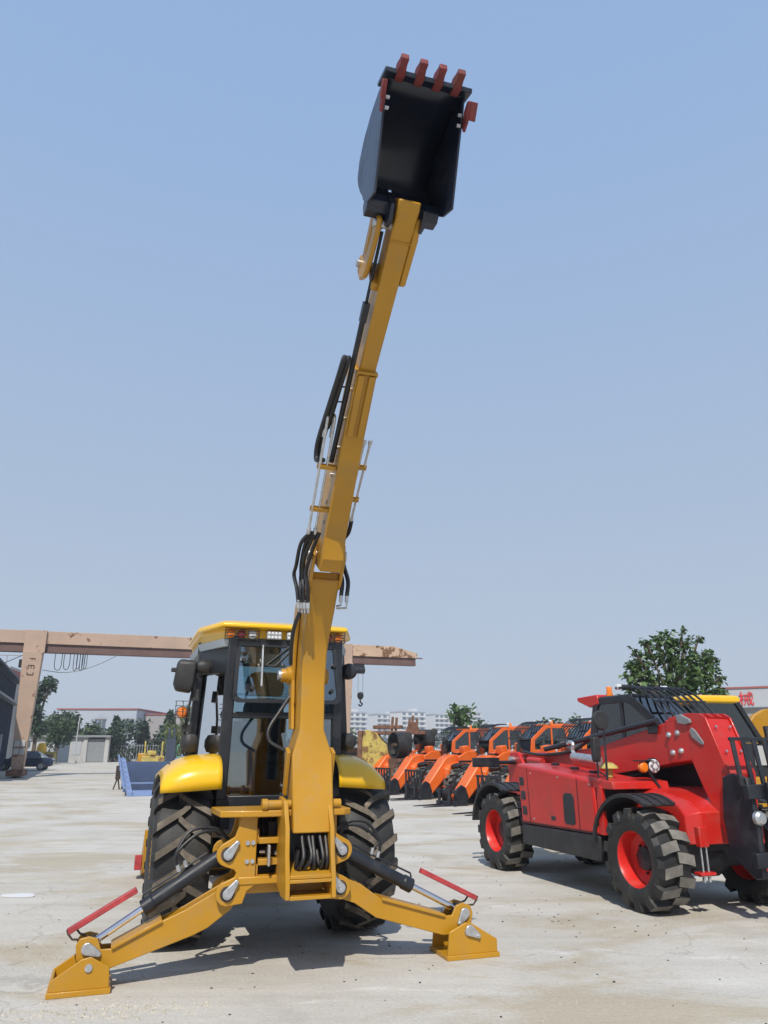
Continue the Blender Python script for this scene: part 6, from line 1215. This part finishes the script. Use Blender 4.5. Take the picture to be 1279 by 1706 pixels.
# far treeline
mb = MB()
for i in range(6500):
    x = random.uniform(-260, 320); leaf_mesh(mb, Vector((x, 330+random.uniform(-8, 8), abs(random.gauss(0, 2.4))+1.2*math.sin(x*0.07)+1.5)), 2.2, 0.2)
o = mb.build('far_treeline', 'leaf_far', None, smooth=0, recalc=False); tag(o, 'hazy band of distant trees on the horizon', 'treeline', kind='stuff')

# ================================================================== LITTER ON THE GROUND
def chip_cloud(name, pts, m, smin, smax, flat=0.6):
    mb = MB()
    for x, y in pts:
        s = random.uniform(smin, smax); a = random.uniform(0, 6.28); k = random.uniform(0.4, 1.0)
        P = []
        for j in range(5):
            t = a + j*1.2566; rr = s*random.uniform(0.7, 1.1); P.append((x+rr*math.cos(t), y+rr*k*math.sin(t)))
        h = s*flat*random.uniform(0.5, 1.2)
        mb.add([(px, py, -0.003) for px, py in P] + [(x+(px-x)*0.7, y+(py-y)*0.7, h*random.uniform(0.7, 1)) for px, py in P], [(0,1,2,3,4), (9,8,7,6,5)] + [(j, (j+1) % 5, (j+1) % 5+5, j+5) for j in range(5)])
    return mb.build(name, m, None, smooth=0)
pts = [(random.gauss(-1.65, 0.28), random.gauss(5.70, 0.09)) for _ in range(240)] + [(random.gauss(-2.05, 0.3), random.gauss(5.58, 0.07)) for _ in range(150)] + [(random.gauss(-2.45, 0.25), random.gauss(6.75, 0.12)) for _ in range(90)]
o = chip_cloud('rubble', pts, 'rubble', 0.005, 0.018, 0.55); tag(o, 'crumbled pale concrete rubble beside the left stabiliser foot', 'rubble', kind='stuff')
pts = [(random.uniform(-4, 4.5), random.uniform(5.4, 13)) for _ in range(260)] + [(random.gauss(2.0, 0.5), random.gauss(8.6, 0.5)) for _ in range(26)]
o = chip_cloud('dark_chips', pts, 'chip', 0.004, 0.016, 0.6); tag(o, 'scattered small dark chips on the concrete', 'litter', kind='stuff')
pts = [(random.uniform(-5, 5), random.uniform(5.2, 11)) for _ in range(900)]
o = chip_cloud('pebbles', pts, 'rubble', 0.003, 0.010, 0.8); tag(o, 'fine pale grit scattered over the yard', 'grit', kind='stuff')

mb = MB(); n_ = 12; P = [(-4.30+0.24*math.cos(2*math.pi*k/n_)*random.uniform(0.8, 1.1), 9.64+0.13*math.sin(2*math.pi*k/n_)*random.uniform(0.7, 1.1)) for k in range(n_)]
mb.prism(P, 'z', 0.004, 0.010); o = mb.build('plastic_scrap', 'apt'); tag(o, 'thin white scrap of sheet lying flat on the concrete at left', 'scrap')
# ================================================================== HAZE
mb = MB(); mb.box(-620, 620, -30, 640, -1.0, 31.0); hz = mb.build('haze', 'ground', None, smooth=0); tag(hz, 'thin even summer haze filling the air of the yard', 'haze', kind='stuff')
hm = bpy.data.materials.new('thin_haze'); hm.use_nodes = True; hn = hm.node_tree; hn.nodes.clear()
ho_ = hn.nodes.new('ShaderNodeOutputMaterial'); pv = hn.nodes.new('ShaderNodeVolumePrincipled'); pv.inputs['Color'].default_value = (0.86, 0.91, 1.0, 1); pv.inputs['Density'].default_value = 0.0008; pv.inputs['Anisotropy'].default_value = 0.1
hn.links.new(pv.outputs[0], ho_.inputs['Volume']); hz.data.materials.clear(); hz.data.materials.append(hm)
